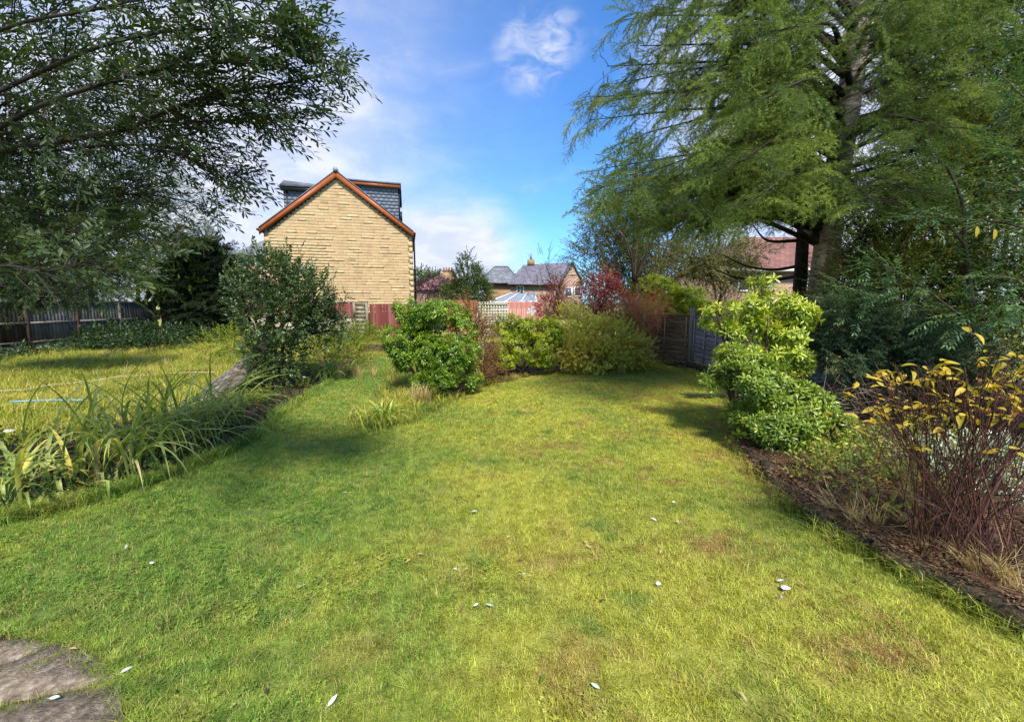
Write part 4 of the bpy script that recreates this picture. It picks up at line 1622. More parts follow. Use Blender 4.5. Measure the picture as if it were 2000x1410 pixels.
for i in range(4):
    mb = MB(); xx = cx0 + .2 + i * (cx1 - cx0 - .4) / 3
    mb.tube([(xx, Y + 3.5, zc + .15), (xx, Y + 3.5, zc + .4), (xx, Y + 3.5, zc + .7)], [.17, .13, .16], 7); mb.build('chimney_pot', 'orange_board', ch)

# right-hand bungalow
Y = 24
x0, x1 = P(1395, 560, Y)[0], P(1640, 560, Y)[0]
ze = P(1500, 527, Y)[2]
h = thing('red_roofed_bungalow', 'brick bungalow with a reddish hipped tile roof seen beyond the conifer trunk', 'house', ((x0 + x1) / 2, Y, 0))
mb = MB(); mb.box((x0, Y, 0), (x1, Y + 7, ze)); mb.build('wall', 'pink_render', h)
ztb = P(1462, 462, Y + 3)[2]
quaduv('roof', [[(P(1400, 527, Y)[0], Y - .4, ze), (x1 + .4, Y - .4, ze), (P(1560, 470, Y + 3)[0] + 2.5, Y + 3.3, ztb), (P(1452, 466, Y + 3)[0], Y + 3.3, ztb)],
                [(P(1400, 527, Y)[0], Y + 7.4, ze), (P(1400, 527, Y)[0], Y - .4, ze), (P(1452, 466, Y + 3)[0], Y + 3.3, ztb)]], 'far_orangetile', h, 0.08)
mb = MB(); mb.box((x0 - .1, Y - .5, ze - .13), (x1 + .4, Y - .38, ze + .03)); mb.build('gutter', 'white_paint', h)
window(h, P(1490, 545, Y)[0], Y, P(1490, 545, Y)[2], 0.95, 0.95, 2)
window(h, P(1452, 556, Y)[0], Y, P(1452, 556, Y)[2], 0.7, 0.8, 1)
window(h, P(1578, 545, Y)[0], Y, P(1578, 545, Y)[2], 1.2, 0.9, 2)

# white conservatory roof
Y = 34
h = thing('conservatory', 'low conservatory with white framed sloping roof behind the trellis', 'conservatory', (P(1000, 580, Y)[0], Y, 0))
xa_, xb_, xc_ = P(955, 592, Y)[0], P(1010, 572, Y)[0], P(1048, 572, Y)[0]
zlo, zhi = P(960, 591, Y)[2], P(1000, 574, Y)[2]
mb = MB(); mb.box((xa_ + .2, Y, 0), (xc_, Y + 3, zlo)); mb.build('wall', 'white_paint', h)
quaduv('roof', [[(xa_, Y - .3, zlo), (xc_, Y - .3, zlo + .05), (xc_, Y + 3, zhi + .1), (P(1000, 572, Y)[0], Y + 3, zhi + .1)]], 'lead', h, 0.08)
for t in np.linspace(0, 1, 4):
    xq = xa_ + (xc_ - xa_) * t
    xq2 = P(1000, 572, Y)[0] + (xc_ - P(1000, 572, Y)[0]) * t
    mb = MB(); mb.tube([(xq, Y - .32, zlo + .06), (xq2, Y + 3, zhi + .16)], 0.05, 4); mb.build('roof_bar', 'white_paint', h)
mb = MB(); mb.tube([(xa_, Y - .34, zlo), (xc_, Y - .34, zlo + .05)], 0.07, 4); mb.build('gutter', 'white_paint', h)

# ------------------------------------------------------------------ fences
# left fence at X = -18.3
FX = -18.3
fl = thing('panel_fence', 'weathered brown board fence with concrete posts along the left side of the garden', 'fence', (FX, 17, 0))
posts = [13.7, 15.5, 17.3, 19.2, 21.1]
for i, y in enumerate(posts):
    mb = MB(); mb.box((FX - .06, y - .06, 0), (FX + .06, y + .06, 2.0)); mb.build('post', 'post_weathered' if i > 2 else 'fence_brown', fl)
    if i < len(posts) - 1:
        y1 = posts[i + 1]
        mb = MB(); mb.box((FX - .03, y + .06, 0), (FX + .03, y1 - .06, 0.30)); mb.build('gravel_board', 'concrete', fl)
        for zz in (0.40, 1.12, 1.9):
            mb = MB(); mb.box((FX + .02, y + .06, zz), (FX + .065, y1 - .06, zz + .07)); mb.build('rail', 'fence_grey', fl)
        k = 13
        for j in range(k):
            ya = y + .07 + (y1 - y - .14) * j / k
            yb = ya + (y1 - y - .14) / k * 0.93
            mb = MB()
            dz = random.gauss(0, .008)
            mb.prism([(FX - .012, ya, .31), (FX + .016, yb, .31), (FX + .016, yb, 1.97 + dz), (FX - .012, ya, 1.97 + dz)], (-.012, 0, 0))
            mb.build('board', 'fence_brown' if i < 1 else 'fence_grey', fl)
# back part of fence (faces us) at Y=21.3, short
x_, mb = P(330, 600, 21.3)[0], None
fb = thing('fence_return', 'short dark board panel closing the far end of the left fence', 'fence', (-17.9, 21.4, 0))
for j in range(5):
    mb = MB(); xa_ = -18.2 + j * 0.14
    mb.box((xa_, 21.35, 0.1), (xa_ + .13, 21.37 + random.uniform(0, .008), 1.95)); mb.build('board', 'fence_grey', fb)
wp = thing('white_pipe_frame', 'thin white pipe frame leaning at the far end of the left fence', 'pipe', (P(325, 640, 21)[0], 21, 0))
a_, b_, c_ = P(312, 588, 21), P(332, 588, 21), P(333, 645, 21)
mb = MB(); mb.tube([a_, b_], 0.03, 6); mb.build('rail', 'white_paint', wp)
mb = MB(); mb.tube([b_ - [0.15, 0, 0], c_ - [.1, 0, 0]], 0.028, 6); mb.build('post', 'white_paint', wp)

# back wall, piers, red boards
BY = 22.5
x0, x1 = P(345, 600, BY)[0], P(716, 600, BY)[0]
bw = thing('garden_wall', 'low cream rendered wall across the back of the left garden', 'wall', ((x0 + x1) / 2, BY, 0))
mb = MB(); mb.box((x0, BY, 0), (x1 - .7, BY + .2, P(500, 620, BY)[2])); mb.build('wall', 'render_wall', bw)
mb = MB(); mb.box((x0, BY - .03, P(500, 620, BY)[2]), (x1 - .7, BY + .23, P(500, 620, BY)[2] + .06)); mb.build('coping', 'concrete', bw)
mb = MB(); mb.box((P(348, 600, BY)[0], BY - .08, 0), (P(378, 600, BY)[0], BY - .04 + .02, P(360, 600, BY)[2])); mb.build('upstand', 'render_wall', bw)


def board_panel(name, label, xa_, xb_, z0, z1, Y, bw_, mat, cap=None, fr=None):
    t = thing(name, label, 'fence', ((xa_ + xb_) / 2, Y, z0))
    k = max(1, int(round((xb_ - xa_) / bw_)))
    s_ = (xb_ - xa_) / k
    meshes = []
    for j in range(4):
        mb = MB(); mb.box((-.5, -.5, 0), (.5, .5, 1)); meshes.append(mb.mesh('board', mat))
    for j in range(k):
        xm = xa_ + s_ * (j + .5)
        hz = z1 - z0 + random.gauss(0, .012)
        M = Matrix.Translation((xm, Y + random.uniform(0, .012), z0)) @ Matrix.Rotation(random.gauss(0, .004), 4, 'Y') @ Matrix.Diagonal((s_ * .93, .02, hz, 1))
        link('board', random.choice(meshes), t, matrix=M)
    for zz in (z0 + .25, z1 - .3):
        mb = MB(); mb.box((xa_, Y + .025, zz), (xb_, Y + .07, zz + .08)); mb.build('rail', mat, t)
    if fr:
        for (p0, p1) in (((xa_ - .05, z1), (xb_ + .05, z1 + .07)), ((xb_ + .001, z0), (xb_ + .07, z1 - .002)), ((xa_ - .07, z0), (xa_ - .001, z1 - .002))):
            mb = MB(); mb.box((p0[0], Y - .03, p0[1]), (p1[0], Y + .04, p1[1])); mb.build('frame', fr, t)
    return t


board_panel('red_fence_panel', 'red painted board panel in a pale frame left of the mossy stone pier', P(560, 600, BY)[0], P(690, 600, BY)[0], P(0, 622, BY)[2] + .07, P(0, 591, BY)[2], BY - .06, .13, 'red_board', fr='post_weathered')
pier = thing('stone_pier', 'square mossy stone pier between the two red board panels', 'pier', (P(703, 640, BY)[0], BY, 0))
mb = MB(); xa_, xb_ = P(696, 600, BY)[0], P(714, 600, BY)[0]
nblk = 9
for i in range(nblk):
    m2 = MB(); zz = i * 1.95 / nblk
    m2.box((xa_ + random.uniform(0, .02), BY - .25, zz), (xb_ - random.uniform(0, .02), BY + .22, zz + 1.95 / nblk - .01)); m2.build('block', 'moss_wall', pier)
gp = thing('gate_post', 'weathered timber gate post standing right of the mossy stone pier', 'post', (P(718, 640, BY)[0], BY - .1, 0))
mb = MB(); xx = P(718, 600, BY)[0]; mb.box((xx - .06, BY - .2, 0), (xx + .06, BY - .08, P(0, 590, BY)[2])); mb.build('post', 'post_weathered', gp)
mb = MB(); mb.prism([(xx - .08, BY - .22, P(0, 590, BY)[2]), (xx + .08, BY - .22, P(0, 590, BY)[2]), (xx, BY - .22, P(0, 590, BY)[2] + .07)], (0, .16, 0)); mb.build('cap', 'post_weathered', gp)
board_panel('red_gate', 'peeling dark red board gate right of the stone pier', P(723, 600, BY)[0], P(800, 600, BY)[0], 0.06, P(0, 594, BY)[2], BY - .1, .14, 'red_board')
board_panel('orange_fence_panel', 'orange brown board fence glimpsed above the large central shrub', P(872, 600, 24)[0], P(932, 600, 24)[0], .2, P(0, 586, 24)[2], 24, .12, 'orange_board')
board_panel('pink_fence_panel', 'faded pink board panel just right of the cream trellis', P(993, 600, BY)[0], P(1062, 600, BY)[0], .1, P(0, 589, BY)[2], BY, .13, 'pink_board')
# trellis
tr = thing('trellis', 'cream square lattice trellis panel fixed beside the faded pink boards', 'trellis', (P(960, 640, BY)[0], BY, 0))
xa_, xb_ = P(932, 600, BY)[0], P(992, 600, BY)[0]
zt_, zb_ = P(0, 595, BY)[2], 0.15
k = int((xb_ - xa_) / .145)
vm = MB(); vm.box((-.018, -.01, 0), (.018, .01, zt_ - zb_)); vm = vm.mesh('slat', 'cream_slat')
hm = MB(); hm.box((0, -.01, -.018), (xb_ - xa_, .01, .018)); hm = hm.mesh('slat', 'cream_slat')
for i in range(k + 1):
    link('slat', vm, tr, matrix=Matrix.Translation((xa_ + (xb_ - xa_) * i / k, BY, zb_)))
nz = int((zt_ - zb_) / .145)
for i in range(nz + 1):
    link('slat', hm, tr, matrix=Matrix.Translation((xa_, BY - .021, zb_ + (zt_ - zb_) * i / nz)))
mb = MB(); mb.box((xa_, BY - .045, zt_ + .02), (xb_, BY + .03, zt_ + .07)); mb.build('top_rail', 'cream_slat', tr)
for j in range(int((xb_ - xa_) / .145) + 1):
    mb = MB(); xx = xa_ + j * .145
    mb.box((xx - .03, BY - .02, zt_ + .072), (xx + .03, BY + .01, zt_ + .15)); mb.build('finial', 'cream_slat', tr)
bt = board_panel('backing_boards', 'dark green tinted board fence behind the cream trellis', P(930, 600, BY + 1.2)[0], P(995, 600, BY + 1.2)[0], .1, 1.55, BY + 1.2, .14, 'fence_grey')
# log edge at path end
lg = thing('timber_edging', 'low dark timber sleeper at the far end of the grass path', 'timber', (G(722, 690)[0], G(722, 690)[1], 0))
mb = MB(); g = G(722, 690); mb.box((g[0] - .45, g[1], -.01), (g[0] + .45, g[1] + .16, .17)); mb.build('sleeper', 'fence_brown', lg)
mb = MB(); mb.box((g[0] - .35, g[1] + .4, -.01), (g[0] + .55, g[1] + .55, .28)); mb.build('sleeper', 'fence_brown', lg)

# lap fence on the right
def lap_panel(name, label, A, B, h, mat, nsl=11, z0=0.08, battens=(0.03, 0.36, 0.68, 0.97), postmat='post_weathered'):
    A, B = np.array(A, float), np.array(B, float)
    L = np.linalg.norm(B - A)
    t = thing(name, label, 'fence', (A[0], A[1], z0))
    ux = (B - A) / L
    nrml = np.array([-ux[1], ux[0]])
    if np.dot(nrml, -A) < 0:
        nrml = -nrml
    def W(u, o, z):
        q_ = A + ux * u + nrml * o
        return (q_[0], q_[1], z)
    sh = (h - z0) / nsl
    for i in range(nsl):
        z = z0 + i * sh
        K = 14
        low, up = [], []
        ph = random.uniform(0, 9)
        for k in range(K + 1):
            u = L * k / K
            wv = .012 * math.sin(u * 5 + ph) + random.gauss(0, .006)
            low.append(W(u, .046, z - .012 + wv))
            up.append(W(u, .006, z + sh + .012))
        mb = MB()
        back = [W(L * k / K, .022, z - .012 + 0) for k in range(K + 1)]
        V = low + up + [(x_, y_, lz_[2]) for (x_, y_, _), lz_ in zip(back, low)]
        n = K + 1
        F = [(k, k + 1, n + k + 1, n + k) for k in range(K)] + [(2 * n + k, k, k + 1, 2 * n + k + 1)[::-1] for k in range(K)]
        mb.add(V, F)
        mb.build('slat', mat, t)
    for f in battens:
        mb = MB()
        u = L * f
        a = [W(u - .018, .050, z0 - .01), W(u + .018, .050, z0 - .01), W(u + .018, .050, h), W(u - .018, .050, h)]
        mb.prism(a, (nrml[0] * .022, nrml[1] * .022, 0))
        mb.build('batten', mat, t)
    mb = MB()
    mb.prism([W(0, -.01, h), W(L, -.01, h), W(L, .08, h), W(0, .08, h)], (0, 0, .03))
    mb.build('capping', mat, t)
    mb = MB()
    mb.prism([W(0, 0, z0 - .02), W(L, 0, z0 - .02), W(L, 0, h - .01), W(0, 0, h - .01)], (-nrml[0] * .008, -nrml[1] * .008, 0))
    mb.build('backing', mat, t)
    return t


C1 = (5.42, 12.35)
lap_panel('lap_fence_panel', 'dark brown waney lap panel left of the tall fence post by the lawn', (3.95, 14.6), (C1[0] - .04, C1[1] + .06), 1.53, 'lap_brown', 11, .05)
lap_panel('lap_fence_panel', 'faded grey waney lap panel just right of the tall fence post', (C1[0] + .03, C1[1] - .16), (5.55, 10.35), 1.50, 'lap_grey', 10, .22)
lap_panel('lap_fence_panel', 'faded grey waney lap panel mostly hidden behind the yellow pieris', (5.57, 10.2), (5.8, 8.4), 1.50, 'lap_grey', 10, .22)
pt = thing('fence_post', 'tall weathered fence post between the brown and grey lap panels', 'post', (C1[0], C1[1], 0))
mb = MB(); mb.box((C1[0] - .07, C1[1] - .06, 0), (C1[0] + .05, C1[1] + .06, 1.78)); mb.build('post', 'post_weathered', pt)
mb = MB(); mb.box((C1[0] + .055, C1[1] - .13, .1), (C1[0] + .11, C1[1] - .05, 1.55)); mb.build('side_batten', 'fence_brown', pt)
pt = thing('fence_post', 'weathered fence post behind the yellow pieris between two grey panels', 'post', (5.56, 10.27, 0))
mb = MB(); mb.box((5.5, 10.22, 0), (5.62, 10.32, 1.6)); mb.build('post', 'post_weathered', pt)
# low stone wall under the grey panel
sw = thing('low_stone_wall', 'low rubble stone kerb under the grey lap panels beside the lawn', 'wall', (5.2, 11.5, 0))
A = np.array([4.3, 13.6]); B_ = np.array([5.25, 11.9]); C_ = np.array([5.15, 9.7])
path_ = curve([np.array([4.3, 13.6, 0]), np.array([5.05, 12.1, 0]), np.array([5.22, 10.9, 0]), np.array([5.1, 9.4, 0])], 8)
for i in range(len(path_) - 1):
    for tier in range(2 if i > 6 else 1):
        c_ = (path_[i] + path_[i + 1]) / 2
        d0 = path_[i + 1] - path_[i]
        M = Matrix.Translation((c_[0] + random.gauss(0, .015), c_[1], .05 + tier * .09)) @ Matrix.Rotation(math.atan2(d0[1], d0[0]) + random.gauss(0, .1), 4, 'Z') @ Matrix.Diagonal((np.linalg.norm(d0) * .96, random.uniform(.14, .2), random.uniform(.09, .13), 1))
        link('stone', random.choice(stone_meshes), sw, matrix=M)
ml = poly_mesh('mossy_ledge', [(5.25, 12.3), (5.32, 10.9), (5.2, 9.4), (5.8, 9.4), (5.5, 12.3)], 0.17, 'lawn_ground', kind='structure')
sb = thing('stone_block', 'small upright pale stone block at the foot of the brown lap panel', 'stone', (G(1268, 708)[0], G(1268, 708)[1], 0))
mb = MB(); g = G(1268, 710); mb.box((g[0] - .14, g[1], 0), (g[0] + .14, g[1] + .12, .3)); mb.build('block', 'moss_wall', sb)

# ------------------------------------------------------------------ trees on the right: conifer
cb = np.array([6.55, 8.6, 0.2])


def cedar_axis(z):
    return np.array([6.42 + 0.030 * (z - 3) + .02 * math.sin(z * 1.3), 8.6 - 0.02 * (z - 3), z])


cedar = thing('conifer', 'tall feathery conifer with thick grey trunk and drooping branches on the right', 'tree', (cedar_axis(0)[0], 8.6, 0))
mb = MB()
zs = np.linspace(0, 11.5, 36)
tp = np.array([cedar_axis(z) for z in zs])
# irregular trunk
V, F = [], []
SD = 22
for i, z in enumerate(zs):
    r_ = np.interp(z, [0, .5, 3, 8, 11.5], [.31, .26, .225, .17, .11])
    for j in range(SD):
        a = j / SD * 2 * math.pi
        rr = r_ * (1 + .06 * math.sin(3 * a + z * 1.1) + .03 * math.sin(7 * a - z * 2.3) + random.gauss(0, .012))
        V.append((tp[i][0] + rr * math.cos(a), tp[i][1] + rr * math.sin(a), z))
for i in range(len(zs) - 1):
    for j in range(SD):
        j2 = (j + 1) % SD
        F.append((i * SD + j, i * SD + j2, (i + 1) * SD + j2, (i + 1) * SD + j))
mb.add(V, F)
mb.build('trunk', 'bark_grey', cedar, True)
# second thinner trunk is its own tree
sec = thing('conifer', 'slimmer dark trunked conifer standing just left of the thick grey trunk', 'tree', (P(1560, 590, 10)[0], 10, 0))
mb = MB()
tp2 = curve([P(1556, 640, 10), P(1566, 500, 10), P(1572, 350, 10), P(1575, 180, 10), P(1580, 20, 10)], 6)
tp2[0][2] = 0
mb.tube(tp2, np.linspace(.16, .07, len(tp2)), 10)
mb.build('trunk', 'bark_dark', sec, True)


def proj(p):
    v = np.asarray(p) - np.array([0, 0, CAMH])
    F_ = np.array([0, math.cos(PITCH), -math.sin(PITCH)])
    U_ = np.array([0, math.sin(PITCH), math.cos(PITCH)])
    d = v @ F_
    return 1000 + FPX * v[..., 0] / d, 705 - FPX * (v @ U_) / d


limb_px = [
    # (z start, tip px, tip py, tip Y, length sag)
    (3.15, 1245, 420, 8.2), (3.3, 1200, 400, 7.4), (3.6, 1215, 375, 6.6), (3.5, 1320, 425, 6.2), (3.9, 1285, 352, 7.2),
    (4.2, 1175, 330, 8.6), (4.4, 1240, 345, 6.0), (4.7, 1150, 235, 8.8), (4.9, 1160, 190, 7.8), (5.0, 1255, 262, 6.6), (5.2, 1145, 205, 9.6),
    (5.4, 1185, 130, 8.0), (5.7, 1195, 165, 9.6), (5.8, 1250, 90, 7.0), (6.1, 1250, 30, 8.4), (6.3, 1280, -20, 7.4), (6.6, 1215, 40, 9.6), (6.9, 1290, -80, 8.0),
    (5.5, 1330, 180, 6.0), (6.2, 1360, 60, 6.2), (7.2, 1340, -140, 7.8), (7.0, 1400, -60, 6.4),
    (4.6, 1420, 330, 5.4), (4.0, 1460, 400, 5.6), (5.2, 1480, 200, 5.0), (6.0, 1520, 60, 5.2), (3.7, 1400, 420, 7.0),
    (3.9, 1790, 380, 5.6), (5.0, 1850, 250, 6.0), (6.2, 1880, 60, 6.2), (4.3, 1900, 350, 6.8),
    (5.3, 1960, 190, 6.8), (6.6, 1780, 0, 5.8), (6.9, 1950, -40, 7.0), 
    (3.6, 1720, 400, 5.8), (6.8, 2060, 40, 7.4), (5.4, 2080, 250, 7.4), (4.5, 2050, 330, 7.6),
    (4.4, 1880, 300, 8.2), (5.2, 1930, 180, 8.4), (6.0, 1860, 100, 8.6), (6.8, 1900, 10, 8.4), (4.8, 2040, 250, 8.2), (5.8, 2060, 130, 8.2), (6.6, 2040, 60, 8.6), (5.0, 1800, 230, 7.6), (6.4, 1800, 60, 8.0), (4.0, 1840, 380, 8.0), (7.4, 1880, -60, 8.4), (7.6, 2000, -30, 8.6),
    (3.2, 1190, 400, 8.8), (3.1, 1290, 430, 8.0), (3.4, 1350, 400, 7.4), (3.3, 1240, 350, 8.2), (3.0, 1400, 430, 8.0), (3.6, 1180, 360, 9.4), (3.3, 1330, 360, 8.8), (3.0, 1230, 440, 9.2),
    (4.6, 1500, 240, 11.5), (5.0, 1700, 200, 11.5), (4.0, 1420, 300, 11.0), 
]
cp, cd = [], []
sub = MB()
for (z0, tx, ty, tY) in limb_px:
    A = cedar_axis(z0)
    T = P(tx, ty, tY)
    Lh = np.linalg.norm(T - A)
    rise = 0.10 * Lh
    mid = A * 0.5 + T * 0.5
    mid[2] = max(A[2], T[2]) * .6 + min(A[2], T[2]) * .4 + rise
    q1 = A * .8 + mid * .2 * 1.0
    q1[2] = A[2] + .05 * Lh
    c_ = curve([A, mid * .6 + A * .4 + np.array([0, 0, .03 * Lh]), mid, T], 6)
    m1 = MB()
    m1.tube(c_, np.linspace(.022 + .009 * Lh, .006, len(c_)), 6, .3)
    m1.build('branch', 'bark_dark', cedar, True)
    tang = np.gradient(c_, axis=0)
    K = int(10 + Lh * 3.6)
    for k in range(K):
        t = 0.22 + 0.78 * (k + random.random()) / K
        i = min(int(t * (len(c_) - 1)), len(c_) - 2)
        a = c_[i] + (c_[i + 1] - c_[i]) * (t * (len(c_) - 1) - i)
        td = nrm(tang[i])
        side = nrm(np.cross(td, [0, 0, 1])) * (1 if k % 2 else -1)
        sl = (0.42 + .18 * Lh * (1 - t) + .2) * random.uniform(.5, 1.25)
        d = nrm(side * random.uniform(.5, 1.1) + td * random.uniform(.4, 1.0) + np.array([0, 0, random.uniform(-.35, .2)]))
        e = a + d * sl + np.array([0, 0, -.12 * sl])
        m_ = a + d * sl * .5 + np.array([0, 0, .02])
        cc = curve([a, m_, e], 3)
        sub.tube(cc, np.linspace(.007, .002, len(cc)), 3, .3, cap=False)
        ns = max(2, int(sl / .17))
        for s_ in range(ns):
            u = (s_ + .6) / ns
            ii = min(int(u * (len(cc) - 1)), len(cc) - 2)
            pp = cc[ii] + (cc[ii + 1] - cc[ii]) * (u * (len(cc) - 1) - ii)
            dd = nrm(nrm(cc[ii + 1] - cc[ii]) + rng.normal(0, .4, 3) + np.array([0, 0, -.10]))
            cp.append(pp)
            cd.append(dd)
cp = np.array(cp); cd = np.array(cd)
# hanging ends stay clear of the gap above the bungalow
x_, y_ = proj(cp)
ok = ~((x_ > 1430) & (x_ < 1600) & (y_ > 415)) & (cp[:, 1] > 3.0)
ok &= ~((y_ > 445) & (x_ < 1640))
ok &= ~((x_ > 1580) & (x_ < 1700) & (y_ < 250) & (cp[:, 1] < 8.6) & (rng.uniform(0, 1, len(cp)) < .8))
ok &= ~((x_ > 1585) & (x_ < 1690) & (cp[:, 1] < 8.6) & (rng.uniform(0, 1, len(cp)) < .5))
ok &= ~((lump(cp, .9) > .5) & (x_ > 1350))
ok &= ~((lump(cp + 4.4, .7) > .62) & (x_ <= 1350))
cp, cd = cp[ok], cd[ok]
scatter('foliage', S['cedar'], cp, [frame(v, (0, 0, 1), random.gauss(0, .5)) for v in cd], rng.uniform(.7, 1.25, len(cp)), cedar, kind='stuff')
sub.build('twigs', 'bark_dark', cedar, kind='stuff')
print('cedar sprays', len(cp))
# foliage of the second conifer: sparser, greyer
lb = [lobe(1520, 250, 10, 60, 60, 1.2), lobe(1560, 120, 10, 90, 70, 1.5), lobe(1470, 180, 10.5, 70, 50, 1.2), lobe(1540, 400, 10, 50, 50, .9), lobe(1500, 330, 10.5, 50, 50, .9), lobe(1530, 20, 10.5, 100, 60, 1.5)]
pts, d, idx = in_lobes(lb, 330, .3)
scatter('foliage', S['cedar'], pts, orient(d, -.4, .5), rng.uniform(.8, 1.2, 330), sec, kind='stuff')
branchwork(P(1568, 400, 10), lb, pts, idx, .02, 120).build('branches', 'bark_dark', sec, True, kind='stuff')
# bare dark lower boughs in front of the bungalow
for k, pl in enumerate([[(1556, 540), (1500, 548), (1440, 543), (1395, 525)], [(1560, 520), (1510, 527), (1460, 520), (1410, 498)], [(1560, 470), (1500, 470), (1470, 440)], [(1590, 430), (1640, 440), (1690, 400)]]):
    c_ = curve([P(a, c, 9.6 + .2 * i) for i, (a, c) in enumerate(pl)], 6)
    mb = MB(); mb.tube(c_, np.linspace(.045, .012, len(c_)), 6); mb.build('branch', 'bark_dark', sec, True)

# dark bough foliage mass left of the bungalow (horizontal conifer bough)
lb = [lobe(1440, 495, 17, 55, 16, 1.0), lobe(1370, 500, 17, 60, 20, 1.2), lobe(1320, 520, 17.3, 50, 20, 1.1), lobe(1400, 525, 17.3, 70, 20, 1.1), lobe(1440, 540, 17.5, 60, 20, 1)]
plant('yew', 'low dark evergreen boughs spreading behind the lime green shrub left of the bungalow', 'tree', P(1405, 640, 17), lb, S['hedge'], 900, (1.0, 1.7), 0, .5, .05, 60, 'bark_dark', dens=1.3, fork=1.4)

# ------------------------------------------------------------------ background trees right of centre
Y = 17
lb = [lobe(1180, 510, Y, 60, 50, 1.2), lobe(1250, 480, Y, 70, 50, 1.5), lobe(1320, 470, Y, 70, 40, 1.5), lobe(1210, 560, Y, 70, 45, 1.2), lobe(1300, 540, Y, 90, 50, 1.5), lobe(1180, 440, Y, 35, 35, .8), lobe(1400, 500, Y + 1, 50, 50, 1), lobe(1235, 420, Y, 50, 40, 1)]
plant('hawthorn_tree', 'wide grey green tree with pale dead branches behind the red leaved shrub', 'tree', P(1240, 660, Y), lb, S['greybrown'], 1300, (.9, 1.5), .1, .6, .09, 190, 'twig_pale', ls=.8, gap=-.35, dens=2.4, fork=.9)
lb = [lobe(1240, 320, 15, 50, 35, .8), lobe(1200, 370, 15, 45, 40, .8), lobe(1280, 380, 15, 50, 40, .8), lobe(1180, 420, 15, 30, 40, .6)]
plant('autumn_tree', 'slim tree with small yellowing leaves rising behind the conifer tips', 'tree', P(1240, 640, 15), lb, S['yellowgreen'], 210, (.6, 1.0), .2, .5, .05, 60, 'bark_brown', ls=.6, gap=-.3, dens=2.2, fork=2.6)
lb = [lobe(1068, 520, 19, 28, 28, .6), lobe(1055, 560, 19, 30, 30, .6), lobe(1080, 570, 19, 25, 25, .6)]
plant('sapling', 'thin sparse sapling standing against the far slate roof', 'tree', P(1066, 660, 19), lb, S['midsmall'], 90, (.9, 1.4), .7, .4, .025, 40, 'bark_brown', gap=-.3, fork=1.2)
Y = 30
lb = [lobe(916, 570, Y, 40, 25, 1.3), lobe(914, 545, Y, 33, 22, 1.1), lobe(914, 522, Y, 18, 18, .6), lobe(914, 506, Y, 7, 12, .3), lobe(890, 575, Y, 25, 20, .8), lobe(940, 575, Y, 22, 20, .8)]
plant('conical_tree', 'conical green tree between the red chimney and the hipped roof', 'tree', P(914, 650, Y), lb, S['mid'], 620, (.6, .95), .3, .4, .05, 50, 'bark_dark', ls=.5, gap=-.7, dens=2, fork=1)
Y = 40
lb = [lobe(850, 560, Y, 34, 20, 1.3), lobe(830, 568, Y, 22, 16, 1), lobe(868, 572, Y, 18, 16, 1)]
plant('purple_tree', 'small purple leaved tree in front of the red tiled roof', 'tree', P(850, 640, Y), lb, S['purple'], 420, (.5, .9), .2, .5, .05, 40, 'bark_dark', gap=-.6, dens=2.4, fork=1)
# far tree line
for k, (px, py, Yk, rx, ry, lab) in enumerate([
        (822, 560, 80, 22, 26, 'dark far tree just right of the black drainpipe'),
        (845, 552, 90, 26, 14, 'far tree line rounded clump left of the red pots'),
        (1000, 560, 95, 40, 16, 'far tree seen between the two slate roofs'),
        (430, 520, 60, 60, 30, 'far dark tree at the left edge of the neighbour house'),
        (1600, 540, 40, 90, 60, 'dark background tree beyond the bungalow roof'),
        (1760, 520, 30, 120, 80, 'dark background tree behind the right hand hedge')]):
    lb = [lobe(px, py, Yk, rx, ry), lobe(px + rx * .5, py + ry * .3, Yk, rx * .6, ry * .7), lobe(px - rx * .5, py + ry * .4, Yk, rx * .6, ry * .6)]
    s_ = Yk / 35
    plant('background_tree', lab, 'tree', P(px, 640, Yk), lb, S['mid'], 420, (.8 * s_, 1.2 * s_), .2, .5, .15, 12, 'bark_dark', 'trees beyond the gardens', ls=1.5)
# ------------------------------------------------------------------ middle shrubs
base = G(845, 775)
Yb = base[1]
lb = [lobe(840, 685, Yb + .2, 62, 48, .5), lobe(785, 705, Yb + .1, 28, 34, .4), lobe(825, 745, Yb, 36, 24, .4), lobe(920, 740, Yb + .2, 24, 24, .35), lobe(800, 620, Yb + .3, 50, 40, .6), lobe(860, 612, Yb + .5, 60, 34, .7), lobe(905, 640, Yb + .3, 34, 40, .5), lobe(775, 670, Yb, 35, 35, .4),
      lobe(880, 700, Yb - .1, 46, 45, .5), lobe(905, 690, Yb + .2, 36, 45, .5), lobe(860, 735, Yb - .2, 40, 28, .4), lobe(820, 665, Yb + .6, 50, 30, .4)]
plant('mexican_orange_shrub', 'large rounded glossy green shrub in the middle bed beside the grass path', 'shrub', base + np.array([-.25, .4, 0]), lb, S['choisya'], 720, (.85, 1.2), .45, .4, .035, 60, 'twig_pale', explode_n=150, shell=.7, ls=.3, dens=2.5, gap=-.3, lumpy=.28)
base = G(1020, 735)
Yb = base[1]
lb = [lobe(1000, 640, Yb + .5, 45, 28, .6), lobe(1050, 645, Yb + .6, 48, 30, .6), lobe(1020, 680, Yb + .2, 60, 32, .5), lobe(985, 700, Yb, 28, 25, .4), lobe(1060, 700, Yb + .2, 30, 22, .4), lobe(1080, 660, Yb + .5, 25, 25, .4)]
plant('mexican_orange_shrub', 'golden green rounded shrub below the faded pink board panel', 'shrub', base + np.array([0, .5, 0]), lb, S['choisyayellow'], 620, (.8, 1.15), .45, .4, .03, 50, 'bark_dark', explode_n=90, shell=.7, ls=.3, dens=2.3, gap=-.35, lumpy=.28)
Yb = 15.5
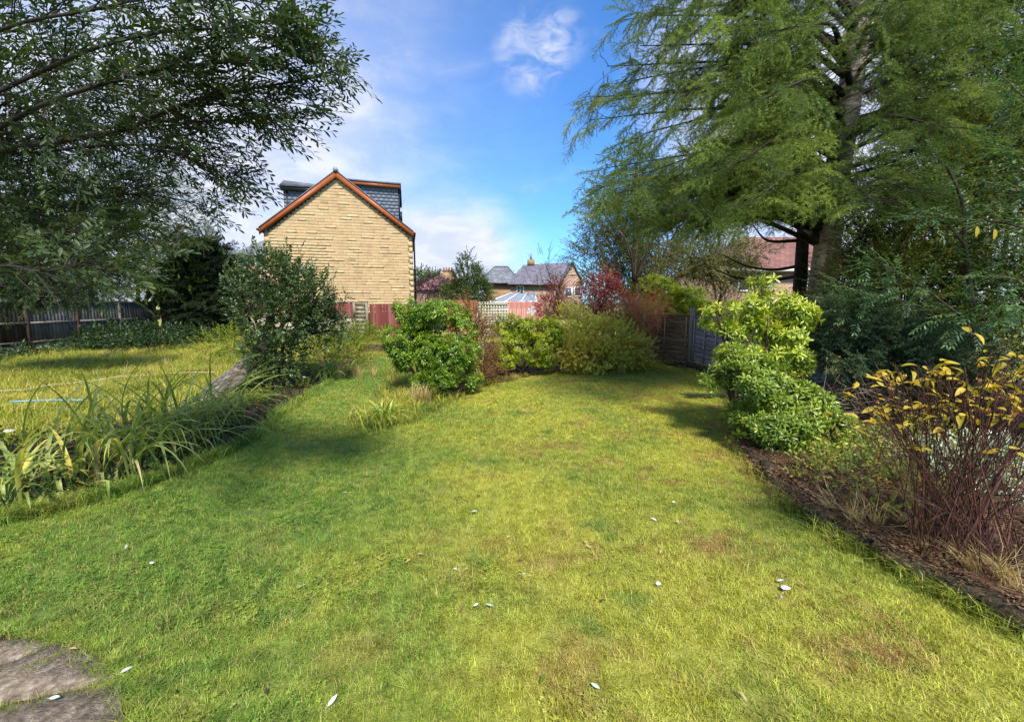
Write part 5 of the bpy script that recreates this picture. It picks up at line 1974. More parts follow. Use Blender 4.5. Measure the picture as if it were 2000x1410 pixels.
lb = [lobe(1275, 562, Yb, 48, 28, .8), lobe(1310, 580, Yb - .3, 45, 25, .8), lobe(1345, 585, Yb - .6, 40, 26, .8), lobe(1300, 600, Yb - .3, 60, 22, .7), lobe(1370, 600, Yb - .6, 20, 20, .5)]
plant('mexican_orange_shrub', 'bright lime green shrub mounding over the top of the brown lap panel', 'shrub', (P(1310, 640, Yb)[0], Yb, 0), lb, S['choisyayellow'], 760, (.9, 1.3), .45, .4, .04, 40, 'bark_dark', shell=.75, ls=.35, dens=2.2)
# pieris on the right
b_ = G(1520, 905)
Yb = 5.3
lb = [lobe(1503, 590, Yb + .6, 53, 38, .35), lobe(1438, 612, Yb + .4, 50, 35, .35), lobe(1398, 625, Yb + .5, 42, 30, .3), lobe(1548, 620, Yb + .5, 44, 33, .35), lobe(1488, 560, Yb + .7, 33, 24, .3), lobe(1523, 660, Yb + .3, 39, 24, .3), lobe(1468, 640, Yb + .5, 50, 24, .3), lobe(1568, 610, Yb + .5, 28, 15, .25), lobe(1445, 690, Yb + .3, 40, 22, .3), lobe(1520, 690, Yb + .2, 50, 22, .3), lobe(1570, 720, Yb + .1, 30, 16, .3), lobe(1400, 612, Yb + .4, 22, 18, .25)]
plant('pieris_shrub', 'tall airy shrub of drooping yellow green whorled leaves in front of the grey panels', 'shrub', (b_[0] + .1, 5.75, .15), lb, S['pierisyellow'], 270, (.8, 1.15), .35, .45, .028, 40, 'bark_brown', explode_n=180, shell=.5, ls=.3, gap=-.3, dens=1.6)
lb = [lobe(1478, 740, Yb + .1, 89, 49, .55), lobe(1448, 690, Yb + .4, 56, 27, .4), lobe(1518, 705, Yb + .3, 67, 33, .45), lobe(1538, 790, Yb - .1, 89, 55, .55), lobe(1498, 830, Yb - .3, 67, 49, .5), lobe(1568, 850, Yb - .5, 72, 49, .5), lobe(1458, 780, Yb, 44, 55, .4), lobe(1518, 885, Yb - .5, 50, 27, .35), lobe(1608, 820, Yb - .3, 44, 38, .4)]
plant('pieris_shrub', 'broad dense green whorled shrub overhanging the stone edging of the right bed', 'shrub', (b_[0] + .2, 5.4, .15), lb, S['pierisgreen'], 760, (.75, 1.1), .45, .4, .03, 60, 'bark_brown', explode_n=290, shell=.7, ls=.28, dens=1.5, gap=-.3)
# brown sparse shrub between
lb = [lobe(925, 620, 10.2, 28, 38, .3), lobe(940, 680, 9.8, 30, 45, .4), lobe(925, 730, 9.2, 30, 25, .4), lobe(955, 720, 9.8, 25, 30, .3)]
plant('brown_shrub', 'thin brown seeded shrub between the two glossy green shrubs', 'shrub', G(935, 760) + np.array([0, .3, 0]), lb, S['brown'], 300, (1.0, 1.6), .7, .4, .014, 90, 'twig_pale', gap=-.3, dens=1.8)
lb = [lobe(1085, 700, 10.8, 28, 40, .3), lobe(1060, 690, 10.6, 18, 30, .3)]
plant('brown_shrub', 'small faded brown flower heads in front of the golden shrub', 'shrub', G(1075, 728), lb, S['brown'], 110, (.6, 1), .7, .4, .012, 40, 'twig_pale')
# yellowing mixed shrub
lb = [lobe(1150, 660, 11.5, 55, 40, .6), lobe(1120, 690, 11.2, 45, 30, .5), lobe(1200, 670, 11.6, 50, 40, .6), lobe(1160, 700, 11, 60, 25, .4), lobe(1235, 690, 11.8, 35, 35, .5), lobe(1110, 640, 12, 35, 35, .5)]
plant('hydrangea_shrub', 'loose shrub of small yellow and green autumn leaves at the back of the lawn', 'shrub', G(1165, 722) + np.array([0, .3, 0]), lb, S['autumn'], 640, (.7, 1.15), .4, .5, .02, 90, 'twig_pale', gap=-.45, dens=2.6)
lb = [lobe(1215, 640, 12.3, 40, 22, .5), lobe(1190, 650, 12.2, 25, 20, .3)]
plant('azalea_shrub', 'small shrub tipped with orange red leaves below the orange bush', 'shrub', G(1215, 716) + np.array([0, .4, 0]), lb, S['geranium'], 130, (.9, 1.4), .5, .5, .014, 30, 'twig_pale')
# red leaved shrub
lb = [lobe(1170, 585, 14, 42, 38, .6), lobe(1200, 600, 13.8, 32, 34, .5), lobe(1140, 590, 14, 30, 25, .5), lobe(1180, 560, 14.2, 28, 18, .5), lobe(1188, 535, 14.2, 6, 12, .2), lobe(1185, 630, 13.6, 28, 16, .4), lobe(1070, 605, 14.4, 22, 22, .4), lobe(1090, 570, 14.4, 14, 20, .4)]
plant('smoke_bush', 'dark red leaved shrub with pink tones rising behind the yellow shrubs', 'shrub', (P(1170, 640, 14)[0], 14, 0), lb, S['red'], 520, (.7, 1.15), .4, .5, .025, 100, 'twig_pale', gap=-.35, dens=2.0)
# orange twiggy bush on pale stems
lb = [lobe(1250, 590, 12.6, 40, 24, .5), lobe(1225, 610, 12.4, 35, 22, .4), lobe(1262, 620, 12.4, 30, 28, .4), lobe(1285, 600, 12.8, 22, 20, .4), lobe(1240, 640, 12.4, 30, 14, .3)]
plant('orange_bush', 'dry orange brown twiggy bush held up on thin pale stems by the fence', 'shrub', G(1258, 706), lb, S['orange'], 330, (.6, 1.1), .2, .7, .02, 150, 'twig_pale', gap=-.6, dens=2.6)
# hedge end behind
lb = [lobe(1285, 650, 13.8, 18, 30, .3), lobe(1270, 670, 13.6, 18, 30, .3)]
plant('climber', 'green creeper tangled over the left end of the brown lap panel', 'climber', (P(1272, 690, 13.6)[0], 13.6, 0), lb, S['hedge'], 130, (.7, 1.1), 0, .6, .01, 30)
lb = [lobe(1420, 560, 14, 40, 24, .6), lobe(1440, 590, 13, 30, 15, .4)]
plant('dead_bush', 'tangle of bare reddish twigs behind the fence below the bungalow', 'shrub', (P(1420, 640, 14)[0], 14, 0), lb, S['brown'], 40, (.5, .9), .2, .7, .02, 200, 'stem_red')

# ------------------------------------------------------------------ strap leaved plants


def blade_mesh(L, w, arch, fold_at=None, seg=9):
    """arching strap blade rooted at origin, leaning along +Y"""
    mb = MB()
    ang = R(80 - 8 * random.random())
    p = np.array([0.0, 0.0, 0.0])
    pts = [p.copy()]
    ds = L / seg
    for i in range(seg):
        t = (i + 1) / seg
        a = ang - arch * t ** 1.3
        if fold_at and t > fold_at:
            a = R(-70)
        p = p + np.array([0, math.cos(a), math.sin(a)]) * ds
        pts.append(p.copy())
    V, F = [], []
    for i, q_ in enumerate(pts):
        t = i / seg
        ww = w / 2 * (0.75 + .5 * math.sin(math.pi * min(1, t * 1.1))) * (1 - t ** 4 * 0.97)
        V += [q_ + np.array([-ww, 0, ww * .5]), q_, q_ + np.array([ww, 0, ww * .5])]
    for i in range(seg):
        a = i * 3
        F += [(a, a + 1, a + 4, a + 3), (a + 1, a + 2, a + 5, a + 4)]
    return mb, V, F


def blades(parent, spots, Lr, w, mat, n, arch=(1.2, 2.6), bias=None, fold=0.08, var=16, spread=0.09, name='leaf'):
    ms = []
    for k in range(var):
        mb, V, F = blade_mesh(random.uniform(*Lr), w * random.uniform(.75, 1.2), random.uniform(*arch), fold_at=(random.uniform(.45, .7) if random.random() < fold else None))
        mb.add(V, F, random.random())
        ms.append(mb.mesh('leaf', mat, True))
    for i in range(n):
        c_ = spots[i % len(spots)]
        a = random.uniform(0, 6.283)
        if bias is not None and random.random() < .75:
            a = bias + random.gauss(0, .75)
        M = Matrix.Translation((c_[0] + random.gauss(0, spread), c_[1] + random.gauss(0, spread), c_[2])) @ Matrix.Rotation(a - math.pi / 2, 4, 'Z') @ Matrix.Rotation(random.gauss(0, .18), 4, 'X')
        link(name, random.choice(ms), parent, matrix=M)


sp_ = [G(220, 935), G(330, 890), G(280, 905), G(400, 840), G(360, 880), G(260, 860), G(170, 900), G(430, 825)]
ir = thing('crocosmia_clump', 'broad clump of long arching green and yellow strap leaves flopping onto the lawn', 'plant', sp_[1])
blades(ir, sp_, (.85, 1.6), .024, 'blade_strap', 260, (1.0, 2.2), bias=R(-8), var=34, spread=.2)
blades(ir, sp_, (.5, 1.0), .026, 'blade_dry', 34, (1.3, 2.6), bias=R(-40), var=6, spread=.12)
sp_ = [G(60, 950), G(120, 960), G(30, 985)]
ir = thing('crocosmia_clump', 'smaller strap leaved clump at the far left with one broad blade hanging to the ground', 'plant', sp_[1])
blades(ir, sp_, (.5, 1.0), .028, 'blade_strap', 80, (1.3, 2.7), fold=.3, var=14, spread=.13)
sp_ = [G(745, 826), G(760, 822)]
ir = thing('strap_leaf_plant', 'small tuft of yellow green strap leaves at the corner of the middle bed', 'plant', sp_[0])
blades(ir, sp_, (.35, .62), .026, 'blade_green', 48, (1.0, 2.2), var=12, spread=.05)
sp_ = [G(650, 738), G(628, 745), G(670, 728)]
ir = thing('strap_leaf_plant', 'yellow strap leaves growing among dry grass right of the fallen trunk', 'plant', sp_[0])
blades(ir, sp_, (.5, .8), .03, 'blade_green', 44, (1.0, 2.0), var=10, spread=.14)
sp_ = [P(1100, 640, 13), P(1130, 640, 13), P(1080, 645, 13), P(1155, 640, 13.2)]
for q_ in sp_:
    q_[2] = .6
ir = thing('tall_grass_plant', 'tall green arching reed leaves behind the yellow autumn shrub', 'plant', (sp_[0][0], 13, 0))
blades(ir, sp_, (.9, 1.35), .05, 'blade_green', 70, (.6, 1.8), var=12, spread=.16)
mb = MB()
for q_ in sp_:
    for k in range(4):
        mb.tube([(q_[0] + random.gauss(0, .1), q_[1] + random.gauss(0, .1), 0), (q_[0] + random.gauss(0, .1), q_[1], .7)], .012, 4)
mb.build('stems', 'blade_green', ir, kind='stuff')
# dry grass clumps
drys = [(G(640, 735), 10, .25), (G(815, 792), 12, .13), (G(700, 735), 8, .2), (G(540, 705), 9, .3)]
labs = ['pale dry grass clump beside the yellow strap leaves', 'dry straw coloured stalks at the foot of the large green shrub', 'dry brown stalks by the bend of the grass path', 'dry blond grass patch behind the leafy tree']
for (g, n, sd_), lab in zip(drys, labs):
    t = thing('dry_grass_clump', lab, 'plant', g)
    pp = g + np.column_stack([rng.normal(0, sd_, (n, 2)), np.zeros(n)])
    scatter('blades', S['dryblades'], pp, yrot(n), rng.uniform(.6, 1.1, n), t, kind='stuff')

# ------------------------------------------------------------------ leafy tree on fallen trunk
Yb = 9.3
b0 = G(508, 752)
lb = [lobe(518, 535, Yb, 26, 38, .5), lobe(560, 545, Yb + .3, 42, 38, .55), lobe(600, 580, Yb, 40, 40, .5), lobe(500, 600, Yb - .1, 38, 42, .5), lobe(555, 620, Yb - .2, 60, 45, .6), lobe(625, 625, Yb + .2, 30, 36, .5),
      lobe(515, 690, Yb - .3, 32, 38, .4), lobe(540, 722, Yb - .4, 30, 24, .4), lobe(570, 690, Yb - .1, 32, 30, .45), lobe(645, 645, Yb + .3, 24, 30, .4), lobe(475, 575, Yb, 16, 30, .3)]
t = plant('leafy_tree', 'bushy grey green fruit tree growing up from the leaning mossy trunk', 'tree', b0 + np.array([0, .1, .3]), lb, S['apple'], 1000, (.75, 1.15), .55, .5, .045, 90, 'bark_dark', explode_n=90, shell=.5, ls=.35, gap=-.6, dens=1.7, bb=G(518, 750) + np.array([0, .2, 1.0]))
# upright shoots at the top
sp_pos, sp_m = [], []
shoots = MB()
for (px, py0, py1) in [(492, 560, 470), (515, 560, 478), (535, 540, 485), (560, 540, 468), (588, 545, 468), (640, 600, 525), (652, 610, 535), (470, 560, 500), (610, 575, 515), (675, 600, 570), (440, 560, 505), (456, 550, 498)]:
    a, c_ = P(px - 6, py0, Yb), P(px, py1, Yb + random.gauss(0, .2))
    shoots.tube([a, (a + c_) / 2 + [.03, 0, 0], c_], [.01, .006, .002], 4)
    for u in np.linspace(.1, 1, 5):
        sp_pos.append(a + (c_ - a) * (u * .8))
        sp_m.append(frame(nrm(c_ - a + rng.normal(0, .22, 3)), (random.gauss(0, 1), random.gauss(0, 1), .2)))
scatter('shoot_leaves', S['apple'], np.array(sp_pos), sp_m, rng.uniform(.6, .9, len(sp_pos)), t, kind='stuff')
shoots.build('shoots', 'bark_brown', t, kind='stuff')
# leaning trunk
mb = MB()
pts = curve([G(405, 800) + [0, 0, .02], G(432, 782) + [0, 0, .18], G(470, 765) + [0, 0, .34], G(500, 752) + [0, .05, .62], G(520, 750) + [0, .2, 1.1], G(528, 750) + [0, .3, 1.7]], 7)
k = len(pts)
V, F = [], []
tt = np.gradient(pts, axis=0)
SD = 16
for i in range(k):
    t_ = nrm(tt[i]); u = nrm(np.cross(t_, [0, 1, 0.2])); w_ = np.cross(t_, u)
    r_ = np.interp(i / k, [0, .25, .6, 1], [.17, .22, .18, .07])
    for j in range(SD):
        a = 2 * math.pi * j / SD
        V.append(pts[i] + r_ * (1 + random.gauss(0, .09) + .12 * math.sin(5 * a + i * .3)) * (math.cos(a) * u + math.sin(a) * w_))
for i in range(k - 1):
    for j in range(SD):
        j2 = (j + 1) % SD
        F.append((i * SD + j, i * SD + j2, (i + 1) * SD + j2, (i + 1) * SD + j))
F.append(tuple(range(SD))[::-1])
mb.add(V, F)
mb.build('trunk', 'bark_fallen', t)

# low plants behind/around in the left bed
lb = [lobe(655, 690, 12.2, 45, 30, .6), lobe(690, 700, 12, 30, 25, .5), lobe(620, 700, 11, 30, 30, .5), lobe(670, 665, 13, 35, 22, .5)]
plant('buddleia_shrub', 'loose yellow green bush between the leafy tree and the grass path', 'shrub', G(655, 726) + [0, .2, 0], lb, S['weed'], 300, (.8, 1.3), .6, .4, .014, 60, 'twig_pale', dens=2.5)
lb = [lobe(470, 670, 13.5, 60, 18, 1.2), lobe(720, 660, 19, 40, 16, .8), lobe(690, 650, 20, 40, 14, .8)]
plant('weedy_growth', 'low weedy greenery in front of the cream wall and stone pier', 'plant', G(700, 668), lb, S['weed'], 260, (1, 1.8), .5, .5, 0, 0, dens=2.5)
lb = [lobe(480, 800, 7.4, 70, 14, .5), lobe(420, 812, 6.9, 70, 14, .5), lobe(540, 785, 8, 50, 12, .4), lobe(590, 765, 9, 40, 12, .4)]
plant('ground_cover', 'low pale yellow green leaves spreading at the foot of the leaning trunk', 'plant', G(500, 815), lb, S['weed'], 260, (.5, .9), .5, .6, 0, 0)
# ivy-ish mat in iris bed
p = grid_pts(-7, -1.5, 2.6, 8, .12, 1.0)
p = p[inpoly(p, bed_l)]
pz = np.column_stack([p, rng.uniform(.0, .14, len(p))])
scatter('ground_cover', S['ivy'], pz, orient(np.tile([0, 0, .6], (len(p), 1)), .1, .6), rng.uniform(.5, 1.0, len(p)), None, kind='stuff', label='dark low leafy ground cover filling the left hand bed', category='ground cover')
# weeds in rough garden
p = grid_pts(-18, -2.5, 6, 20, .42, 1.0)
p3 = np.column_stack([p, np.zeros(len(p))])
p = p[~inpoly(p, lawn) & ~inpoly(p, bed_l) & (lump(p3, 1.2) > -.1)]
pz = np.column_stack([p, rng.uniform(0, .08, len(p))])
scatter('weeds', S['weed'], pz, orient(np.tile([0, 0, .8], (len(p), 1)), .1, .5), rng.uniform(.6, 1.1, len(p)), None, kind='stuff', label='yellow green weeds scattered through the rough left garden', category='weeds')
# brambles along the left fence
lb = [lobe(260, 655, 17.5, 70, 20, 1.2), lobe(220, 665, 16.5, 50, 18, 1), lobe(320, 660, 18, 60, 16, 1.2), lobe(390, 660, 18.5, 50, 12, 1), lobe(300, 675, 16, 60, 12, 1)]
plant('bramble_patch', 'dark bramble mound heaped against the left fence', 'shrub', G(270, 680), lb, S['ivy'], 900, (1.2, 2.2), .3, .6, .012, 60, 'bark_brown', dens=1.5)
p = np.column_stack([rng.uniform(-18.1, -15.8, 420), rng.uniform(12, 18, 420), rng.uniform(0, .25, 420)])
scatter('nettle_bank', S['ivy'], p, orient(np.tile([0, 0, .7], (420, 1)), .1, .6), rng.uniform(1.0, 1.9, 420), None, kind='stuff', label='low dark nettles and ivy along the foot of the left fence', category='ground cover')

# ------------------------------------------------------------------ left trees
Y = 21
lb = [lobe(335, 520, Y, 50, 42, 1.6), lobe(290, 550, Y - .5, 45, 30, 1.5), lobe(370, 540, Y, 30, 32, 1.2), lobe(270, 510, Y, 50, 45, 1.6), lobe(320, 570, Y - .5, 40, 18, 1)]
plant('yellow_tree', 'broad yellow green tree beyond the far end of the left fence', 'tree', (-18.9, Y, 0), lb, S['yellowgreen'], 900, (.7, 1.2), .3, .5, .1, 60, 'bark_dark', ls=.7, dens=1.7, fork=1.6)
lb = [lobe(0, 560, 17, 70, 34, 1.0), lobe(100, 572, 19, 70, 26, 1.0), lobe(190, 575, 21, 70, 24, 1.0), lobe(-90, 550, 16, 70, 40, 1)]
plant('boundary_hedge', 'dark overgrown hedge rising just above the top of the left fence', 'hedge', (P(60, 640, 18.5)[0], 18.5, 0), lb, S['darkleaf'], 1300, (.8, 1.3), .2, .5, .05, 40, 'bark_dark', ls=.8, gap=-.9)
Y = 22
lb = [lobe(385, 560, Y, 32, 50, 1.2), lobe(408, 590, Y - .4, 28, 40, 1.1), lobe(405, 520, Y, 30, 35, .9), lobe(425, 530, Y, 10, 25, .5), lobe(380, 600, Y - .5, 35, 30, 1), lobe(398, 490, Y, 16, 22, .5)]
plant('dark_conifer', 'dark dense conifer spilling over the cream back wall', 'tree', (P(405, 640, Y)[0], Y, 0), lb, S['conifer'], 520, (.8, 1.3), .2, .5, .1, 30, 'bark_dark', gap=-.9, dens=1.8, fork=1)
Y = 19.5
lb = [lobe(330, 390, Y, 60, 50, 1.2), lobe(280, 430, Y, 70, 60, 1.5), lobe(360, 440, Y, 40, 40, 1), lobe(230, 350, Y, 70, 50, 1.4), lobe(200, 470, Y - 1, 90, 60, 1.6), lobe(310, 350, Y, 40, 30, .8), lobe(150, 400, Y - 1, 80, 80, 1.6)]
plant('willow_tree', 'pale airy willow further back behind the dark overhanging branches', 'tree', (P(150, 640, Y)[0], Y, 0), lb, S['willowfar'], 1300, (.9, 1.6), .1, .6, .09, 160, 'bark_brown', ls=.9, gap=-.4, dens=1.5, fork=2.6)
Y = 10
lb = [lobe(60, 500, Y, 120, 70, 1.4), lobe(120, 545, Y + .6, 90, 45, 1.3), lobe(90, 570, Y, 110, 30, 1.2), lobe(-60, 420, Y, 120, 110, 1.6), lobe(90, 565, Y + .5, 70, 28, 1), lobe(40, 400, Y, 120, 60, 1.4), lobe(-120, 560, Y - .5, 120, 60, 1.3), lobe(90, 450, Y + .5, 80, 45, 1.2)]
plant('dark_tree', 'dense dark leafed tree whose low boughs hang in front of the left fence', 'tree', (P(-60, 640, Y)[0] - .5, Y, 0), lb, S['willowmid'], 1900, (.8, 1.3), -.1, .6, .12, 180, 'bark_dark', ls=.8, gap=-.6,
      trunk=([(P(-120, 640, Y)[0], Y, 0), (P(-110, 560, Y)[0], Y, P(0, 540, Y)[2]), (P(-80, 400, Y)[0], Y, P(0, 400, Y)[2])], (.22, .16, .08)), dens=1.5, bb=(P(-110, 560, Y)[0], Y, 2.0))

# overhanging willow: near branches
Wt = np.array([-5.6, 2.6, 0.0])
wil = thing('overhanging_willow', 'near willow branches hanging into the top left corner with narrow dark leaves', 'tree', Wt)
mb = MB()
tpts = curve([Wt, Wt + [.1, .1, 1.2], Wt + [.3, .1, 2.4], Wt + [.4, .2, 3.6]], 6)
mb.tube(tpts, np.linspace(.24, .14, len(tpts)), 12)
mb.build('trunk', 'bark_dark', wil, True)
limbs = [
    ([(-260, 420), (0, 300), (120, 275), (240, 255), (330, 215), (400, 190), (500, 172), (600, 155), (662, 135)], 2.9, .021),
    ([(-260, 430), (0, 250), (150, 180), (320, 135), (430, 122), (520, 95), (600, 82)], 2.7, .016),
    ([(-260, 300), (60, 150), (200, 90), (340, 60), (450, 55), (540, 35)], 2.5, .014),
    ([(-200, 330), (60, 300), (200, 285), (330, 290), (420, 345), (450, 372)], 3.1, .012),
    ([(240, 255), (380, 240), (480, 232), (560, 222), (620, 222)], 2.95, .008),
    ([(330, 215), (440, 205), (510, 235), (575, 262)], 2.9, .006),
    ([(280, 290), (360, 300), (420, 320), (455, 340)], 3.0, .006),
    ([(400, 190), (480, 150), (560, 105), (615, 88)], 2.8, .005),
    ([(320, 135), (420, 90), (500, 70), (565, 48)], 2.7, .006),
    ([(-260, 200), (0, 60), (180, 20), (330, -10), (430, 10)], 2.4, .012),
    ([(-260, 480), (0, 420), (130, 400), (250, 380), (350, 390), (420, 410)], 3.4, .014),
    ([(-200, 560), (0, 520), (80, 530), (170, 520), (240, 535)], 2.3, .008),
    ([(-150, 500), (0, 460), (110, 455), (220, 440), (300, 470)], 2.8, .010),
]
WP, WD = [], []
twg = MB()
for pl, Yk, r_ in limbs:
    m = len(pl)
    c_ = curve([P(a, c, Yk + .5 * math.sin(i * 1.7 + a * .01) * .4) for i, (a, c) in enumerate(pl)], 7)
    mb = MB()
    mb.tube(c_, np.linspace(r_, r_ * .18, len(c_)), 7)
    mb.build('branch', 'bark_dark', wil, True)
    T = np.gradient(c_, axis=0)
    for i in range(3, len(c_)):
        for _ in range(random.choice([0, 1, 1, 2, 3])):
            td = nrm(T[i])
            d = nrm(td * random.uniform(.5, 1.1) + rng.normal(0, .55, 3) * np.array([.7, 1.0, .8]))
            sl = random.uniform(.12, .45) * (1.15 - .75 * i / len(c_))
            e = c_[i] + d * sl
            twg.tube([c_[i], (c_[i] + e) / 2 + rng.normal(0, .02, 3), e], [.004, .003, .002], 3, .2, cap=False)
            WP.append(c_[i] + d * sl * .35); WD.append(nrm(d + rng.normal(0, .2, 3)))
            WP.append(e); WD.append(nrm(d * .7 + td * .5 + rng.normal(0, .2, 3)))
    WP.append(c_[-1]); WD.append(nrm(T[-1]))
WP, WD = np.array(WP), np.array(WD)
n_lim = len(WP)
lbs = [lobe(120, 80, 3.0, 220, 110, .8), lobe(0, 400, 3.4, 150, 110, .8), lobe(300, 110, 3.0, 120, 90, .6), lobe(60, 230, 3.3, 180, 90, .8), lobe(280, 200, 3.2, 150, 70, .6), lobe(400, 185, 3.1, 100, 45, .5), lobe(290, 290, 3.3, 90, 40, .5),
       lobe(100, 350, 3.6, 160, 90, .8), lobe(-150, 100, 3.2, 200, 200, 1.0), lobe(-200, 330, 3.4, 180, 140, 1.0), lobe(60, 480, 3.6, 150, 60, .7), lobe(380, 60, 2.9, 70, 60, .5)]
pts, d, idx = in_lobes(lbs, 2000, .2, .25, .35, -.4)
_x, _y = proj(pts)
lim_ = np.interp(_y, [-200, 20, 60, 100, 150, 210, 250, 300, 350, 390, 440, 520, 620], [300, 360, 390, 400, 420, 420, 380, 330, 340, 320, 290, 240, 210]) + rng.normal(0, 40, len(pts))
kp = (_x < lim_) & (_y < 575)
pts, d = pts[kp], d[kp]
dd = nrm(d * .5 + np.array([.75, .0, .12]) + rng.normal(0, .4, (len(d), 3)))
far_l = np.array([Wt[0] + .4, Wt[1], 3.5])
for j in rng.choice(len(pts), min(170, len(pts)), replace=False):
    # thin branch from the nearest limb point
    k = int(np.argmin(np.linalg.norm(WP[:n_lim] - pts[j] + np.array([.25, 0, 0]), axis=1)))
    m_ = (WP[k] + pts[j]) / 2 + rng.normal(0, .04, 3)
    twg.tube([WP[k], m_, pts[j]], [.006, .004, .002], 3, .2, cap=False)
allp = np.vstack([WP, pts]); alld = np.vstack([WD, dd])
mats_ = [frame(v, (0, 0, 1), random.gauss(0, .6)) for v in alld]
sc_ = rng.uniform(.75, 1.3, len(allp))
# sprays at the visible fringe become separate leaves
_x, _y = proj(allp + alld * .2)
lim_ = np.interp(_y, [-200, 20, 60, 100, 150, 210, 250, 300, 350, 390, 440, 520, 620], [560, 620, 650, 680, 700, 690, 640, 540, 520, 500, 420, 320, 250])
kp = (_x < lim_) & (_y < 585)
allp, alld, sc_ = allp[kp], alld[kp], sc_[kp]
mats_ = [m for m, k in zip(mats_, kp) if k]
x_, y_ = proj(allp)
fr = np.argsort(-(x_ - 0.15 * np.abs(y_ - 150)))[:22]
explode(S['willow'], allp[fr], [mats_[i] for i in fr], sc_[fr], wil, 295)
keep = np.setdiff1d(np.arange(len(allp)), fr)
scatter('foliage', S['willow'], allp[keep], [mats_[i] for i in keep], sc_[keep], wil, kind='stuff')
twg.build('twigs', 'bark_dark', wil, kind='stuff')
# ------------------------------------------------------------------ right side hedge and shrubs
Y = 7.2
lb = [lobe(1960, 200, Y + 1.2, 110, 90, .9), lobe(1980, 60, Y + 1.2, 90, 90, .9), lobe(1860, 300, Y + 1, 90, 60, .8), lobe(1760, 480, Y, 110, 70, .7), lobe(1900, 450, Y - .3, 120, 90, .8), lobe(1720, 560, Y - .2, 110, 60, .7), lobe(1860, 580, Y - .6, 130, 80, .8), lobe(2020, 520, Y - .8, 120, 120, .9), lobe(1960, 650, Y - 1.2, 120, 60, .7), lobe(1820, 660, Y - .8, 90, 40, .6), lobe(1980, 330, Y, 100, 100, .8), lobe(1840, 360, Y + .5, 100, 60, .7), lobe(2080, 250, Y, 80, 140, .8)]
plant('evergreen_hedge', 'tall dark mixed evergreen hedge along the right boundary behind the conifer trunk', 'hedge', (P(1850, 640, Y)[0], Y, .2), lb, S['hedge'], 3000, (.9, 1.5), .3, .5, .05, 160, 'bark_dark', ls=.6, gap=-.8, dens=2.3)
lb = [lobe(1700, 510, 9.2, 60, 55, .6), lobe(1760, 460, 9.4, 70, 60, .7), lobe(1720, 380, 9.6, 50, 60, .6), lobe(1800, 540, 9.2, 70, 60, .6), lobe(1660, 520, 8.9, 50, 50, .5), lobe(1640, 560, 9, 50, 50, .5), lobe(1700, 440, 9.2, 60, 60, .6)]
plant('yew', 'dark yew growth filling the gap right of the grey trunk', 'tree', (P(1680, 640, 9.2)[0], 9.2, .2), lb, S['hedgedark'], 520, (.9, 1.5), .2, .5, .03, 40, 'bark_dark', dens=3.2)
Y = 6.3
lb = [lobe(1660, 640, Y, 60, 50, .5), lobe(1720, 670, Y - .2, 60, 45, .5), lobe(1640, 690, Y - .2, 40, 30, .4), lobe(1770, 700, Y - .5, 60, 40, .5), lobe(1840, 690, Y - .6, 60, 40, .5)]
plant('juniper_bush', 'blue green juniper bush right of the pieris above a tangle of bare twigs', 'shrub', (P(1700, 700, Y)[0], Y, .2), lb, S['juniper'], 900, (.7, 1.2), .3, .5, .02, 60, 'bark_brown', dens=1.3)
# bare twig tangle
tg = thing('twig_tangle', 'tangle of bare grey twigs under the juniper behind the green whorled shrub', 'brush', (P(1690, 760, 5.6)[0], 5.6, .2))
mb = MB()
for k in range(150):
    a = P(random.uniform(1600, 1840), random.uniform(760, 820), random.uniform(5.2, 6.0))
    d = nrm([random.gauss(-.3, 1), random.gauss(-.4, .5), abs(random.gauss(.3, .4))])
    L_ = random.uniform(.2, .55)
    e = a + d * L_
    mb.tube([a, (a + e) / 2 + rng.normal(0, .04, 3), e], [.0045, .003, .0015], 3)
mb.build('twigs', 'twig_pale', tg, kind='stuff')
lb = [lobe(1720, 790, 5.6, 90, 40, .4), lobe(1820, 780, 5.3, 80, 50, .4), lobe(1900, 800, 5.0, 90, 60, .5), lobe(2000, 780, 4.8, 90, 80, .5)]
plant('dark_shrub', 'very dark low shrubbery behind the brown stems of the yellow leaved bush', 'shrub', (P(1850, 820, 5.3)[0], 5.3, .2), lb, S['hedgedark'], 620, (.8, 1.2), .2, .5, .015, 40, 'bark_dark')

# cotoneaster branches with long leaves, upper right and middle right
cot = thing('cotoneaster', 'large cotoneaster with long narrow leaves arching in from the right edge', 'shrub', (6.2, 4.6, .2))
CP, CD = [], []
cl = [
    ([(2150, 640), (2050, 480), (1980, 440), (1900, 430), (1820, 425), (1790, 430)], 4.4, .02),
    ([(1900, 600), (1885, 480), (1880, 400), (1850, 330), (1815, 300)], 5.4, .03),
    ([(1885, 480), (1850, 440), (1790, 410)], 5.4, .02),
    ([(2150, 420), (2060, 330), (2000, 300), (1950, 285)], 4.2, .015),
    ([(2150, 300), (2060, 240), (2000, 190), (1960, 150)], 4.6, .015),
    ([(2150, 650), (2050, 590), (1980, 545), (1920, 540)], 4.2, .015),
    ([(1880, 620), (1800, 560), (1740, 525), (1690, 515)], 5.2, .014),
    ([(1850, 640), (1770, 590), (1700, 575), (1640, 560)], 5.6, .012),
    ([(2150, 520), (2060, 420), (2010, 380), (1960, 370)], 4.8, .012),
    ([(2150, 740), (2040, 680), (1960, 630), (1890, 610)], 4.8, .012),
    ([(1850, 700), (1760, 640), (1700, 620), (1650, 600)], 5.9, .012),
    ([(2150, 200), (2080, 130), (2030, 90), (1980, 70)], 5.0, .012),
]
